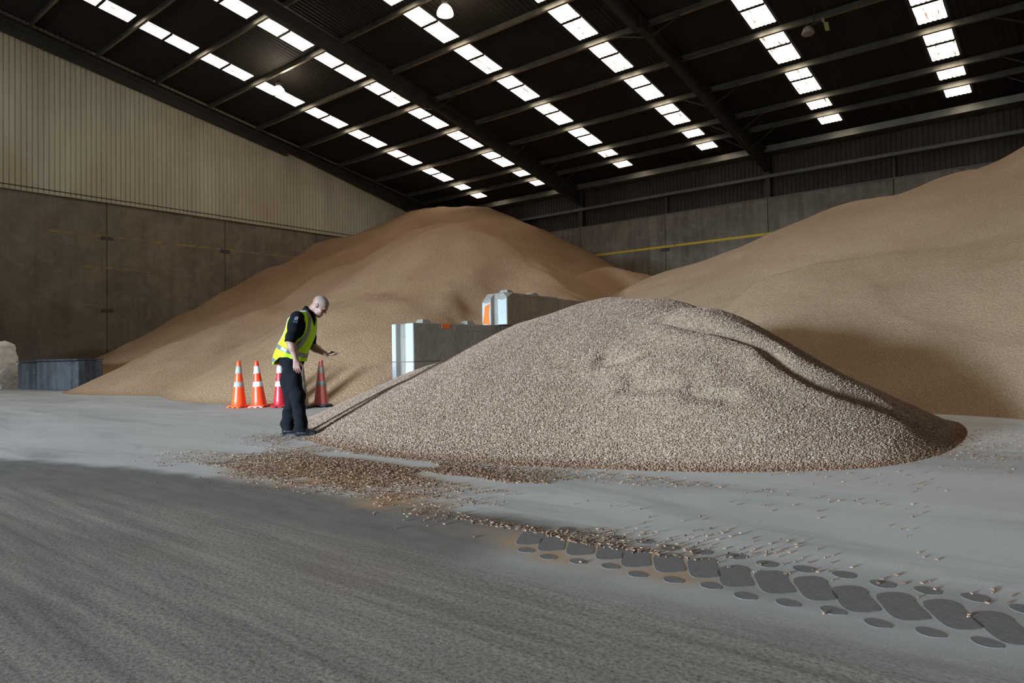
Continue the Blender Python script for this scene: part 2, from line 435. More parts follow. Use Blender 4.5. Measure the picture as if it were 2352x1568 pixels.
# ------------------------------------------------------------------ roof
ceil = tag(empty('ceiling', (0, 0, 0)), 'dark corrugated steel roof with rows of translucent skylight sheets', kind='structure')
K = 1.55
SW = .562 * K
STRIPS = [XG + v * K for v in (2.68, 5.76, 9.5, 12.6, 16.32, 19.43)]
STRIPS += [STRIPS[4] + 10.58, STRIPS[5] + 10.58]
sl = [.67, 1.63, 2.59, 4.24, 5.91, 7.58, 9.25, 11.0, 12.65, 14.32, 16.0, 17.7]
su = [1.23, 2.19, 3.88, 5.58, 7.27, 8.96, 10.64, 12.36, 14.03, 15.7, 17.4, 19.1]
ROWS = [(a * K, b * K) for a, b in zip(sl, su)]
ROWS = [r for r in ROWS if YB - r[1] > YR]
ang = math.atan(T); cs = math.cos(ang)
def corr_sheet(w, ln, pitch, amp, nseg=4):
    """corrugated rectangle, x across, y down the slope, origin at centre"""
    n = max(1, round(w / pitch)) * nseg
    v = []; f = []
    for i in range(n + 1):
        X = -w / 2 + w * i / n; Z = amp * math.cos(2 * PI * i / nseg)
        v += [(X, -ln / 2, Z), (X, ln / 2, Z)]
    for i in range(n): f.append((2 * i, 2 * i + 1, 2 * i + 3, 2 * i + 2))
    return pydata('sheet', v, f)
def on_roof(o, x, s, off=0):
    o.location = (x, YB - s, ZE + s * T - off); o.rotation_euler = (-ang, 0, 0)
pane_cache = {}
for xs in STRIPS:
    for s0, s1 in ROWS:
        parts = [(s0, s1)] if s1 - s0 < 1.2 else [(s0, s0 + (s1 - s0) * .55 - .035), (s0 + (s1 - s0) * .55 + .035, s1)]
        for a, b in parts:
            L = round((b - a) / cs, 2)
            if L not in pane_cache:
                pane_cache[L] = corr_sheet(SW, L, .145, .012, 6); pane_cache[L].materials.append(MAT['sky'])
            o = link('skylight_pane', pane_cache[L], None, ceil); on_roof(o, xs + SW / 2, (a + b) / 2)
smax = YB - YR
# opaque sheeting between the strips, and the narrow laps across each strip
edges = [XG - .1] + sum([[x, x + SW] for x in STRIPS], []) + [XR + .1]
for a, b in zip(edges[0::2], edges[1::2]):
    k = max(1, round((b - a) / 1.7)); w = (b - a) / k
    for i in range(k):
        me = corr_sheet(w, smax / cs + .05, .21, .015); me.materials.append(MAT['roof'])
        o = link('roof_sheet', me, None, ceil); on_roof(o, a + w * (i + .5), smax / 2)
for xs in STRIPS:
    cuts = [0] + sum([[a, b] for a, b in ROWS], []) + [smax]
    for a, b in zip(cuts[0::2], cuts[1::2]):
        me = corr_sheet(SW + .04, (b - a) / cs + .01, .21, .012); me.materials.append(MAT['roof'])
        o = link('lap_sheet', me, None, ceil); on_roof(o, xs + SW / 2, (a + b) / 2)
    for a, b in ROWS:
        if b - a > 1.2:
            mb = MB(); mb.box(-SW / 2, SW / 2, -.05, .05, -.02, .02); o = mb.build('sheet_lap', MAT['roof'], ceil); on_roof(o, xs + SW / 2, a + (b - a) * .55, .01)
# outer skin closing the roof from above
for a, b, nm in ((YR, YB + .6, 'roof_skin'), (YF - .6, YR, 'roof_skin')):
    mb = MB(); za, zb = roof_z(a) + .12, roof_z(b) + .12
    vs = [mb.bm.verts.new(p) for p in ((XG - .3, a, za), (XR + .3, a, za), (XR + .3, b, zb), (XG - .3, b, zb))]
    mb.bm.faces.new(vs); mb.build(nm, MAT['roof'], ceil)
# front slope, behind the camera: its skylight strips as long sheets
L2 = YR - YF
for xs in STRIPS:
    mb = MB(); vs = [mb.bm.verts.new(p) for p in ((xs, YF + 3, roof_z(YF + 3) + .04), (xs + SW * .55, YF + 3, roof_z(YF + 3) + .04), (xs + SW * .55, YR - 1.5, roof_z(YR - 1.5) + .04), (xs, YR - 1.5, roof_z(YR - 1.5) + .04))]
    mb.bm.faces.new(vs); mb.build('skylight_strip', MAT['sky'], ceil)
mb = MB(); vs = [mb.bm.verts.new(p) for p in ((XG, YF, roof_z(YF) + .06), (XR, YF, roof_z(YF) + .06), (XR, YR, roof_z(YR) + .06), (XG, YR, roof_z(YR) + .06))]
mb.bm.faces.new(vs); mb.build('roof_sheet', MAT['roof'], ceil)
# purlins: one length per bay, cee section, in the gaps between skylight rows
pur = [(ROWS[i][1] + ROWS[i + 1][0]) / 2 for i in range(len(ROWS) - 1)]
PD = .23
for i, s in enumerate(pur):
    for a, b in zip(FRAMES, FRAMES[1:]):
        mb = MB(); L = b - a - .02
        prof = [(-.04, 0), (.04, 0), (.04, -.02), (-.02, -.02), (-.02, -PD + .02), (.05, -PD + .02), (.05, -PD), (-.04, -PD)]
        mb.prism(prof, -L / 2, L / 2, 'x')
        o = mb.build('purlin', MAT['purlin'], ceil); on_roof(o, (a + b) / 2, s, .03)
# portal frames
for fx in FRAMES:
    root = empty('portal_frame', (fx, 0, 0), 0, ceil)
    pts_t = [(YB + .35, roof_z(YB) - .28), (YB - 12.3, roof_z(YB - 12.3) - .28), (YR, roof_z(YR) - .28)]
    zb = [9.70, 12.55, roof_z(YR) - .28 - .62]
    mb = MB()
    mb.prism([(pts_t[0][0], pts_t[0][1]), (pts_t[1][0], pts_t[1][1]), (pts_t[2][0], pts_t[2][1]), (YR, zb[2]), (pts_t[1][0], roof_z(YB - 12.3) - .28 - .62), (pts_t[1][0], zb[1]), (pts_t[0][0] - .25, zb[0]), (pts_t[0][0], zb[0])], -.012, .012, 'x')
    mb.build('rafter_web', MAT['steel'], root)
    mb = MB()
    mb.bar((0, YB + .35, zb[0] - .005), (0, YB - 12.3, zb[1]), .24, .025)
    mb.bar((0, YB - 12.3, roof_z(YB - 12.3) - .9), (0, YR, zb[2]), .24, .025)
    mb.build('bottom_flange', MAT['steel'], root)
    mb = MB(); mb.bar((0, YB + .35, pts_t[0][1]), (0, YR, pts_t[2][1]), .24, .025); mb.build('top_flange', MAT['steel'], root)
    mb = MB(); mb.box(-.14, .14, YB - 12.32, YB - 12.27, zb[1] - .06, roof_z(YB - 12.3) - .26); mb.build('splice_plate', MAT['steel'], root)
    mb = MB(); mb.box(-.12, .12, YB + .06, YB + .42, HC, roof_z(YB) - .28); mb.build('column', MAT['steel'], root)
    mb = MB(); mb.bar((0, YR, roof_z(YR) - .6), (0, YF, roof_z(YF) - .6), .24, .6); mb.build('front_rafter', MAT['steel'], root)
    mb = MB(); mb.box(-.12, .12, YF + .02, YF + .4, 0, roof_z(YF) - .3); mb.build('front_column', MAT['steel'], root)
    for s in pur[:2] + pur[2:6:2]:
        if s < .3: continue
        y = YB - s
        if s < 12.3: zl = 9.70 + (12.55 - 9.70) * (s + .35) / 12.65
        else: zl = roof_z(y) - .9
        for sg in (-1, 1):
            mb = MB(); mb.bar((sg * .02, y, zl + .05), (sg * 1.25, y, roof_z(y) - .24), .05, .035); mb.build('fly_brace', MAT['steel'], root)

# ------------------------------------------------------------------ piles
CON_A = [(-32.27, 32.8, 11.1, .54, 2.1), (-20.99, 21.01, 6.58, .71, 1.5), (-24.53, 19.01, 5.04, .86, 1.5), (-36.53, 26.49, 8.74, .59, 1.5),
         (-16.6, 17.7, 5.25, .62, .8), (-14.93, 24.36, 4.45, .80, 2.0), (-15.6, 12.9, 2.7, .58, .6), (-23.83, 14.08, 2.81, .51, .8), (-17.9, 18.6, 5.95, .66, .7)]
CON_B = [(5.0, 26.01, 7.49, .65, 1.5), (-3.26, 27.0, 6.78, .52, 1.0), (-6.02, 26.16, 6.03, .44, 1.0), (-11.61, 24.42, 4.19, .54, 1.5),
         (0, 21.01, 3.58, .65, 1.5), (6.32, 18.97, 4.42, .5, 1.5), (.27, 26.94, 7.8, .64, 1.0)]
CON_C = [(-5.42, 8.69, 1.74, .48, .6), (-7.37, 10.2, 1.46, .69, .5), (-4.55, 8.25, 1.64, .58, .5), (-3.42, 7.37, 1.41, .78, .5),
         (-6.49, 8.5, 1.45, .64, .5), (-7.99, 7.52, .71, .48, .4)]
def cones(C, x, y, k):
    a = 0
    for cx, cy, h, s, r in C: a = a + np.exp(k * (h - s * (np.sqrt((x - cx) ** 2 + (y - cy) ** 2 + r * r) - r)))
    return np.log(a) / k
def fbm(x, y, sc, seed, oct=3):
    """smooth value noise, numpy"""
    out = 0; amp = 1; tot = 0
    for o in range(oct):
        xs, ys = x * sc + seed * 17.3, y * sc + seed * 9.1
        xi = np.floor(xs).astype(np.int64); yi = np.floor(ys).astype(np.int64); fx = xs - xi; fy = ys - yi
        fx = fx * fx * (3 - 2 * fx); fy = fy * fy * (3 - 2 * fy)
        def h(a, b): 
            n = (a * 374761393 + b * 668265263 + seed * 144665 + o * 7919) & 0x7fffffff
            n = ((n ^ (n >> 13)) * 1274126177) & 0x7fffffff
            return ((n ^ (n >> 16)) & 0xffff) / 65535.0
        v = (h(xi, yi) * (1 - fx) + h(xi + 1, yi) * fx) * (1 - fy) + (h(xi, yi + 1) * (1 - fx) + h(xi + 1, yi + 1) * fx) * fy
        out = out + amp * (v - .5); tot += amp; amp *= .5; sc *= 2
    return out / tot
def side(x, y, line):
    """signed distance to a polyline, positive on its right hand side, and position along it 0..1"""
    best = np.full(np.shape(x), 1e9); sg = np.zeros(np.shape(x)); al = np.zeros(np.shape(x)); n = len(line) - 1
    for i, ((ax, ay), (bx, by)) in enumerate(zip(line, line[1:])):
        dx, dy = bx - ax, by - ay; t = np.clip(((x - ax) * dx + (y - ay) * dy) / (dx * dx + dy * dy), 0, 1)
        d = np.hypot(x - ax - t * dx, y - ay - t * dy); c = (x - ax) * dy - (y - ay) * dx
        m = d < best; best = np.where(m, d, best); sg = np.where(m, np.sign(c), sg); al = np.where(m, (i + t) / n, al)
    return best * sg, al
def sstep(a, b, v):
    t = np.clip((v - a) / (b - a), 0, 1); return t * t * (3 - 2 * t)
RIDGE_A = [(-12.7, 11.2), (-12.95, 11.9), (-13.3, 12.7), (-13.7, 13.8), (-13.9, 14.8), (-14.3, 15.9), (-14.9, 17.2), (-16.0, 18.6)]
RIDGE_B = [(-6.1, 13.6), (-6.25, 14.3), (-6.38, 15.6), (-6.17, 16.9), (-5.43, 17.6), (-4.5, 18.2), (-3.0, 18.8)]
def pile_z(kind, x, y):
    if kind == 'A':
        z = cones(CON_A, x, y, 4.)
        z = np.minimum(z, 10.2 - .35 * np.maximum(0, np.hypot(x + 28, y - 29) - 4))
        z = z + .30 * fbm(x, y, .35, 3) * np.clip(z, 0, 1.5) + .10 * fbm(x, y, 1.3, 5) * np.clip(z, 0, 1)
        s_, al = side(x, y, RIDGE_A)      # slump face on the far side of the lobe crest
        z = z - .55 * sstep(-.15, .9, s_) * np.exp(-(np.maximum(s_, 0) / 3.2) ** 2) * np.sin(np.clip(al, .03, .97) * PI) * np.clip(z, 0, 1)
        z = z + .10 * fbm(x, y, 2.6, 41) * sstep(0, .6, s_) * sstep(5., 3., s_) * np.clip(z, 0, 1)
        ph = np.arctan2(x + 26, 29 - y); rd = np.hypot(x + 26, y - 29)      # slips and gullies running down the slope
        z = z + .42 * fbm(ph * 3.2, rd * .10, 2.2, 31) * np.clip(z, 0, 1.2) * np.clip((rd - 4) / 7, 0, 1)
    elif kind == 'B':
        z = cones(CON_B, x, y, 4.)
        s_, al = side(x, y, RIDGE_B)
        z = z + .38 * sstep(-.45, .12, s_) * np.exp(-np.maximum(s_, 0) / 2.6) * np.sin(np.clip(al, .02, .98) * PI) * np.clip(z, 0, 1)
        ph = np.arctan2(x - 3, 30 - y); rd = np.hypot(x - 3, y - 30)
        z = z + .30 * fbm(ph * 3., rd * .10, 2.2, 33) * np.clip(z, 0, 1.2)
        z = z + .28 * fbm(x, y, .3, 8) * np.clip(z, 0, 1.5) + .06 * fbm(x, y, 1.1, 9) * np.clip(z, 0, 1)
    else:
        z = cones(CON_C, x, y, 8.) - .3 * np.maximum(0, x + 1.4)
        z = z + .09 * fbm(x, y, .9, 12) * np.clip(z, 0, .6) + .035 * fbm(x, y, 3.2, 14) * np.clip(z, 0, .3)
        # grooves where the heap has slipped
        z = z + .05 * fbm(x, y, 1.6, 51) * np.clip(z * 2, 0, 1)
        for (ax, ay, bx, by, w, dp) in ((-3.7, 7.05, -2.5, 6.78, .11, .07), (-2.35, 6.85, -1.45, 7.35, .13, .09), (-4.05, 6.42, -3.75, 6.2, .10, .05), (-3.5, 6.05, -3.1, 5.85, .10, .04), (-2.9, 6.1, -2.6, 5.95, .12, .04)):
            dx, dy = bx - ax, by - ay; tt = np.clip(((x - ax) * dx + (y - ay) * dy) / (dx * dx + dy * dy), 0, 1)
            d = np.hypot(x - ax - tt * dx, y - ay - tt * dy + .12 * np.sin(tt * 5))
            z = z - dp * np.exp(-(d / w) ** 2) * np.clip(z * 2, 0, 1) + .4 * dp * np.exp(-((d - 1.9 * w) / w) ** 2) * np.clip(z * 2, 0, 1)
    # slopes ease out at the toe
    return np.where(z > .10, z, .16 * np.exp((np.minimum(z, .10) - .10) / .16) - .06)
def heightfield(name, kind, x0, x1, y0, y1, st):
    xs = np.arange(x0, x1 + st / 2, st); ys = np.arange(y0, y1 + st / 2, st)
    X, Y = np.meshgrid(xs, ys, indexing='ij'); Z = pile_z(kind, X, Y)
    v = np.stack([X, Y, Z], -1).reshape(-1, 3)
    ny = len(ys); i, j = np.meshgrid(np.arange(len(xs) - 1), np.arange(ny - 1), indexing='ij')
    q = np.stack([i * ny + j, (i + 1) * ny + j, (i + 1) * ny + j + 1, i * ny + j + 1], -1).reshape(-1, 4)
    Zo = np.maximum.reduce([pile_z(k2, X, Y) for k2 in 'ABC' if k2 != kind])      # bury nothing deep under a neighbouring heap
    keep = (Z.reshape(-1)[q].max(1) > -.012) & ((Z - Zo).reshape(-1)[q].max(1) > -.05)
    q = q[keep]; used = np.unique(q); idx = np.full(len(v), -1); idx[used] = np.arange(len(used))
    me = npmesh(name, v[used], idx[q])
    return me
pa = tag(link('feed_pile', heightfield('pile_a', 'A', XG + .02, -8.6, 6.2, YB - .02, .12), MAT['feed_a'], smooth=True),
         'huge brown feed heap rising against the gable wall behind the traffic cones', 'feed heap', 'heaps of animal feed', 'stuff')
pb = tag(link('feed_pile', heightfield('pile_b', 'B', -17.5, 17.5, 9.5, YB - .02, .12), MAT['feed_b'], smooth=True),
         'huge tan feed heap sloping up to the back wall beside the pellet heap', 'feed heap', 'heaps of animal feed', 'stuff')
pc = tag(link('pellet_pile', heightfield('pile_c', 'C', -11.6, .4, 3.0, 14.5, .05), MAT['feed_c'], smooth=True),
         'low heap of pale brown feed pellets in front of the man and the concrete blocks', 'feed heap', 'heaps of animal feed', 'stuff')

# ------------------------------------------------------------------ pellets
def pellet_mesh(r=.0038, l=.017, n=6):
    mb = MB(); rings = []
    for x, k in ((-l / 2, .75), (-l / 2 + .002, 1.), (l / 2 - .002, 1.), (l / 2, .75)):
        rings.append([mb.bm.verts.new((x, r * k * math.cos(2 * PI * i / n), r * k * math.sin(2 * PI * i / n))) for i in range(n)])
    for a, b in zip(rings, rings[1:]):
        for i in range(n): mb.bm.faces.new((a[i], a[(i + 1) % n], b[(i + 1) % n], b[i]))
    mb.bm.faces.new(rings[0][::-1]); mb.bm.faces.new(rings[-1])
    return mb.mesh('pellet')
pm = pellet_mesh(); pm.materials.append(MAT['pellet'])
# world clusters of spilled pellets on the floor: x, y, spread x, spread y, count
def near_c(x, y): return pile_z('C', x, y) > .02
CL = [(-4.9, 3.75, .85, .30, 6500), (-4.2, 4.1, .85, .2, 5000), (-4.2, 3.15, .75, .16, 900), (-6.2, 3.5, .5, .35, 420), (-7.2, 4.6, .5, .22, 700), (-5.4, 3.1, .7, .14, 700),
      (-2.45, 2.88, .36, .10, 360), (-1.9, 2.9, .26, .08, 170), (-2.2, 3.05, .5, .16, 150), (-1.4, 3.25, .6, .25, 90), (-.9, 3.55, .6, .35, 60), (-.3, 3.5, .5, .25, 35), (-1.0, 7.6, .25, .8, 500), (-.6, 8.8, .4, .9, 160),
      (-3.0, 4.62, .9, .08, 260), (-1.6, 5.5, .5, .2, 50)]
P = []
for cx, cy, sx, sy, n in CL:
    a = RNG.normal(size=(n, 2)) * (sx, sy) + (cx, cy); P.append(a)
P = np.concatenate(P)
keepm = fbm(P[:, 0] * .5, P[:, 1] * 1.6, 1.8, 21) > -.05     # patchy
P = P[keepm & (P[:, 1] > 1.9) & (P[:, 0] < 1.6)]
zc = np.maximum(pile_z('C', P[:, 0], P[:, 1]), 0)
P = P[zc < .05]; zc = np.maximum(pile_z('C', P[:, 0], P[:, 1]), 0)
d2 = np.hypot(P[:, 0], P[:, 1])
order = np.argsort(d2)
solo = order[:300]; rest = order[300:]
first = None
for i in solo:
    o = bpy.data.objects.new('feed_pellet', pm); COL.objects.link(o)
    o.location = (P[i, 0], P[i, 1], zc[i] + .0036)
    o.rotation_euler = (0, RNG.normal() * .06, RNG.uniform(0, 2 * PI)); s = RNG.uniform(.6, 1.1); o.scale = (s, .9, .9)
    tag(o, 'small loose brown feed pellet lying on the bare floor beside the tyre track', 'pellet', 'loose pellets by the tyre track')
    first = first or o
def scatter(name, pts, rots, scl, parent=None, label=None):
    me = bpy.data.meshes.new(name); me.vertices.add(len(pts)); me.vertices.foreach_set('co', np.asarray(pts, np.float32).ravel())
    at = me.attributes.new('rot', 'FLOAT_VECTOR', 'POINT'); at.data.foreach_set('vector', np.asarray(rots, np.float32).ravel())
    at = me.attributes.new('scl', 'FLOAT', 'POINT'); at.data.foreach_set('value', np.asarray(scl, np.float32))
    me.update()
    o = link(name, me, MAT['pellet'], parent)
    ng = bpy.data.node_groups.new(name, 'GeometryNodeTree')
    ng.interface.new_socket('Geometry', in_out='INPUT', socket_type='NodeSocketGeometry'); ng.interface.new_socket('Geometry', in_out='OUTPUT', socket_type='NodeSocketGeometry')
    gi = ng.nodes.new('NodeGroupInput'); go = ng.nodes.new('NodeGroupOutput'); ip = ng.nodes.new('GeometryNodeInstanceOnPoints')
    oi = ng.nodes.new('GeometryNodeObjectInfo'); oi.inputs['Object'].default_value = first; oi.transform_space = 'ORIGINAL'; oi.inputs['As Instance'].default_value = True
    nr = ng.nodes.new('GeometryNodeInputNamedAttribute'); nr.data_type = 'FLOAT_VECTOR'; nr.inputs['Name'].default_value = 'rot'
    ns = ng.nodes.new('GeometryNodeInputNamedAttribute'); ns.data_type = 'FLOAT'; ns.inputs['Name'].default_value = 'scl'
    er = ng.nodes.new('FunctionNodeEulerToRotation')
    L = ng.links.new
    L(gi.outputs[0], ip.inputs['Points']); L(oi.outputs['Geometry'], ip.inputs['Instance']); L(nr.outputs['Attribute'], er.inputs[0]); L(er.outputs[0], ip.inputs['Rotation'])
    L(ns.outputs['Attribute'], ip.inputs['Scale']); L(ip.outputs[0], go.inputs[0])
    md = o.modifiers.new('scatter', 'NODES'); md.node_group = ng
    o['kind'] = 'stuff'
    return o
n = len(rest)
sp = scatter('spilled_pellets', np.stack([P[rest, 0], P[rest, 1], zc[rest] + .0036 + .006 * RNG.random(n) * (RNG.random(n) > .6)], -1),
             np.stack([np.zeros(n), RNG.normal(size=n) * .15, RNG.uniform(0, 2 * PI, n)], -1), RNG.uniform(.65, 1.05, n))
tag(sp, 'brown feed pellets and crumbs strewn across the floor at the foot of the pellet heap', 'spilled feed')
# loose top layer of the pellet heap
n = 1050000
X = RNG.uniform(-11.2, 0.2, n); Y = RNG.uniform(3.2, 13.4, n); Z = pile_z('C', X, Y)
Zo = np.maximum(pile_z('A', X, Y), pile_z('B', X, Y))
k = (Z > -.004) & (Z > Zo - .02); X, Y, Z = X[k], Y[k], Z[k]; n = len(X)
lay = scatter('pellet_layer', np.stack([X, Y, Z + RNG.uniform(-.002, .009, n)], -1),
              np.stack([np.zeros(n), RNG.normal(size=n) * .38, RNG.uniform(0, 2 * PI, n)], -1), RNG.uniform(.68, 1.05, n), pc)

# ------------------------------------------------------------------ concrete blocks
MAT['pale_strip'] = simple('pale_strip_grey', (.44, .46, .48), .9, .15, 18, 0, .15)  # paler grey for the strips on the block ends
MAT['orange'] = simple('orange_marker_paint', (.80, .17, .03), .8, .15, 20)
def pt(px, py, depth):
    return Vector((0, 0, CAM_H)) + depth * (cF + (px - 1176) / FPX * cR + (784 - py) / FPX * cU)
def lego_block(L, W, H, label, corner, heading, chip=False, group='stacked concrete blocks', knobs=True, mtl=None, marks=(), key=.80):
    """origin at the near right bottom corner; local +y runs along the block, local -x across it"""
    root = empty('concrete_block', corner, -heading); tag(root, label, 'concrete block', group)
    mt = mtl or MAT['block']
    # end face with a keyway running full height at each end
    g0, g1, gd, sl_ = -W * .36, -W * key, .12, .03
    poly = [(0, 0), (g0, 0), (g0 - sl_, gd), (g1 + sl_, gd), (g1, 0), (-W, 0), (-W, L), (g1, L), (g1 + sl_, L - gd), (g0 - sl_, L - gd), (g0, L), (0, L)]
    mb = MB(); mb.prism(poly[::-1], 0.004, H)
    bmesh.ops.bevel(mb.bm, geom=[e for e in mb.bm.edges], offset=.014, segments=1, affect='EDGES')
    if chip:
        # broken top corners of the end
        for co, no in (((-.02, .0, H - .10), (.8, -.35, .75)), ((-W * .5, .0, H - .10), (-.25, -.8, .8))):
            r = bmesh.ops.bisect_plane(mb.bm, geom=list(mb.bm.verts) + list(mb.bm.edges) + list(mb.bm.faces), plane_co=co, plane_no=Vector(no).normalized(), clear_outer=True)
            bmesh.ops.holes_fill(mb.bm, edges=[e for e in r['geom_cut'] if isinstance(e, bmesh.types.BMEdge)])
    mb.build('block_body', mt, root)
    if knobs:
        for yy in (L * .22, L * .72):
            mb = MB(); k0, k1, h = .15, .09, .10
            lo = [mb.bm.verts.new((-W / 2 + a * k0, yy + b * k0, H - .01)) for a, b in ((-1, -1), (1, -1), (1, 1), (-1, 1))]
            hi = [mb.bm.verts.new((-W / 2 + a * k1, yy + b * k1, H + h)) for a, b in ((-1, -1), (1, -1), (1, 1), (-1, 1))]
            mb.bm.faces.new(hi); mb.bm.faces.new(lo[::-1])
            for i in range(4): mb.bm.faces.new((lo[i], lo[(i + 1) % 4], hi[(i + 1) % 4], hi[i]))
            mb.build('lifting_knob', mt, root)
    for a, b in ((-.012, g0 + .006), (g1 - .006, -W + .012)):      # paler strips on the flat edges of the end
        if chip: h0 = H * .72 if a < -.1 else H * .80
        else: h0 = H - .012
        mb = MB(); mb.prism([(a, .012), (b, .012), (b, h0), ((a + b) / 2, h0 - (.03 if chip else 0)), (a, h0)], -.003, .004, 'y'); mb.build('pale_strip', MAT['pale_strip'], root)
    for pl in marks:       # paint sprayed on a face: ('side', y0,y1,z0,z1) or ('end', x0,x1,z0,z1)
        mb = MB()
        if pl[0] == 'side': mb.prism([(pl[1], pl[3] + .01), (pl[2] - .01, pl[3]), (pl[2], pl[4]), (pl[1] + .01, pl[4])], -.003, .004, 'x')
        else: mb.prism([(pl[1], pl[3] + .03), (pl[2], pl[3]), (pl[2] - .02, pl[4] * .5), (pl[2] + .01, pl[4]), (pl[1] + .07, pl[4] - .06), (pl[1] + .05, pl[4] * .55)], -.006, .003, 'y')
        tag(mb.build('paint_mark', MAT['orange'], root), 'bright orange spray paint mark')
    return root
HB = .83; hd = math.radians(2.6)
corner = pt(949, 741, 14.85); corner.z = 0
u = Vector((math.sin(hd), math.cos(hd), 0))
BL, BW = 2.70, .74
lego_block(BL, BW, .85, 'weathered concrete block at the bottom of the stack half buried by pellets', corner, hd, knobs=False)
b2 = corner + Vector((0, 0, .85))
lego_block(BL, BW, HB, 'concrete block with two lifting knobs and an orange paint mark on its top edge', b2, hd, marks=(('side', .80, 1.06, HB - .11, HB - .002),))
lego_block(BL, BW, HB, 'concrete block in the middle row under the chipped block', b2 + u * (BL + .015), hd, knobs=False)
lego_block(BL, BW, .85, 'concrete block in the bottom row hidden behind the pellet heap', corner + u * (BL + .015), hd, knobs=False)
hd3 = math.radians(-4.5); u3 = Vector((math.sin(hd3), math.cos(hd3), 0))
c3 = pt(1165, 745, 16.35); c3.z = .85 + HB
lego_block(2.25, BW, .76, 'chipped concrete block on top of the stack with orange paint on its end', c3, hd3, chip=True, marks=(('end', -.72, -.50, .01, .52),), key=.64)
lego_block(2.25, BW, .74, 'concrete block on top of the stack behind the chipped block', c3 + u3 * 2.29, hd3 + .02, knobs=False)
# barrier blocks in front of the gable wall
hl = math.atan2(8.75 - 8.36, -27.18 + 31.7)
def barrier(p0, L, W, H, hz, label):
    root = empty('barrier_block', p0, hz); tag(root, label, 'concrete block', 'barrier blocks by the gable wall')
    mb = MB(); mb.prism([(0, 0), (W, 0), (W, H * .96), (W * .5, H), (0, H * .965)], 0, L, 'x'); mb.bevel(.03); mb.build('block_body', MAT['block_dark'], root)
    mb = MB(); mb.box(-.02, L + .02, -.03, W + .03, H - .01, H + .045); mb.bevel(.015); mb.build('coping', MAT['block_dark'], root)
    return root
barrier((-31.9, 8.42, 0), 1.75, .8, 1.02, .04, 'dark barrier block next to the white bulk bag')
barrier((-30.03, 8.50, 0), 3.45, .8, 1.05, .07, 'grey barrier block whose end is buried in the big brown heap')

# ------------------------------------------------------------------ bulk bag
MAT['bag'] = simple('woven_white_bag', (.84, .82, .79), .8, .12, 6, 0, .2, .3, 220)
def bulk_bag(loc, rz):
    root = empty('bulk_bag', loc, rz); tag(root, 'crumpled white woven bulk bag standing beside the barrier block', 'bulk bag')
    nu, nv = 96, 60; v = []; f = []
    for j in range(nv + 1):
        t = j / nv; z = 1.75 * t
        w = .50 + .10 * math.sin(PI * min(1, t * 1.25)) - .10 * max(0, t - .75) * 2.2
        if t > .93: w *= 1 - (t - .93) * 5
        for i in range(nu):
            a = 2 * PI * i / nu; c, s = math.cos(a), math.sin(a)
            k = (abs(c) ** 5 + abs(s) ** 5) ** -.2
            p = Vector((c * k * w, s * k * w, z))
            q = Vector((c * 2.2, s * 2.2, z * 1.6))
            f1 = 1 - abs(mnoise.noise(Vector((q.x * 1.1 + z * 1.1, q.y * 1.1 - z * .9, q.z * 2.0))))
            f2 = 1 - abs(mnoise.noise(Vector((q.x * 2.4 - z * 2, q.y * 2.4 + z * 2.6, q.z * 2.6 + 7))))
            cr = .05 * mnoise.noise(q * .6) + .035 * f1 ** 5 + .022 * f2 ** 5
            p.x += c * cr; p.y += s * cr; p.z += .05 * mnoise.noise(q) * t + .08 * t * t * c
            v.append(p)
    for j in range(nv):
        for i in range(nu): f.append((j * nu + i, j * nu + (i + 1) % nu, (j + 1) * nu + (i + 1) % nu, (j + 1) * nu + i))
    f.append(tuple(range(nu))[::-1]); f.append(tuple(nv * nu + i for i in range(nu)))
    link('bag_body', pydata('bag', v, f), MAT['bag'], root, True)
    for sx, sy in ((1, 1), (1, -1), (-1, 1), (-1, -1)):
        pts = [Vector((sx * .40, sy * .40, 1.45)), Vector((sx * .37, sy * .37, 1.66)), Vector((sx * .27, sy * .33, 1.77)), Vector((sx * .20, sy * .33, 1.72))]
        mb = MB()
        for a, b in zip(pts, pts[1:]): mb.bar(a, b, .06, .012)
        mb.build('lifting_strap', MAT['bag'], root)
    return root
bulk_bag((-32.75, 7.95, 0), .5)

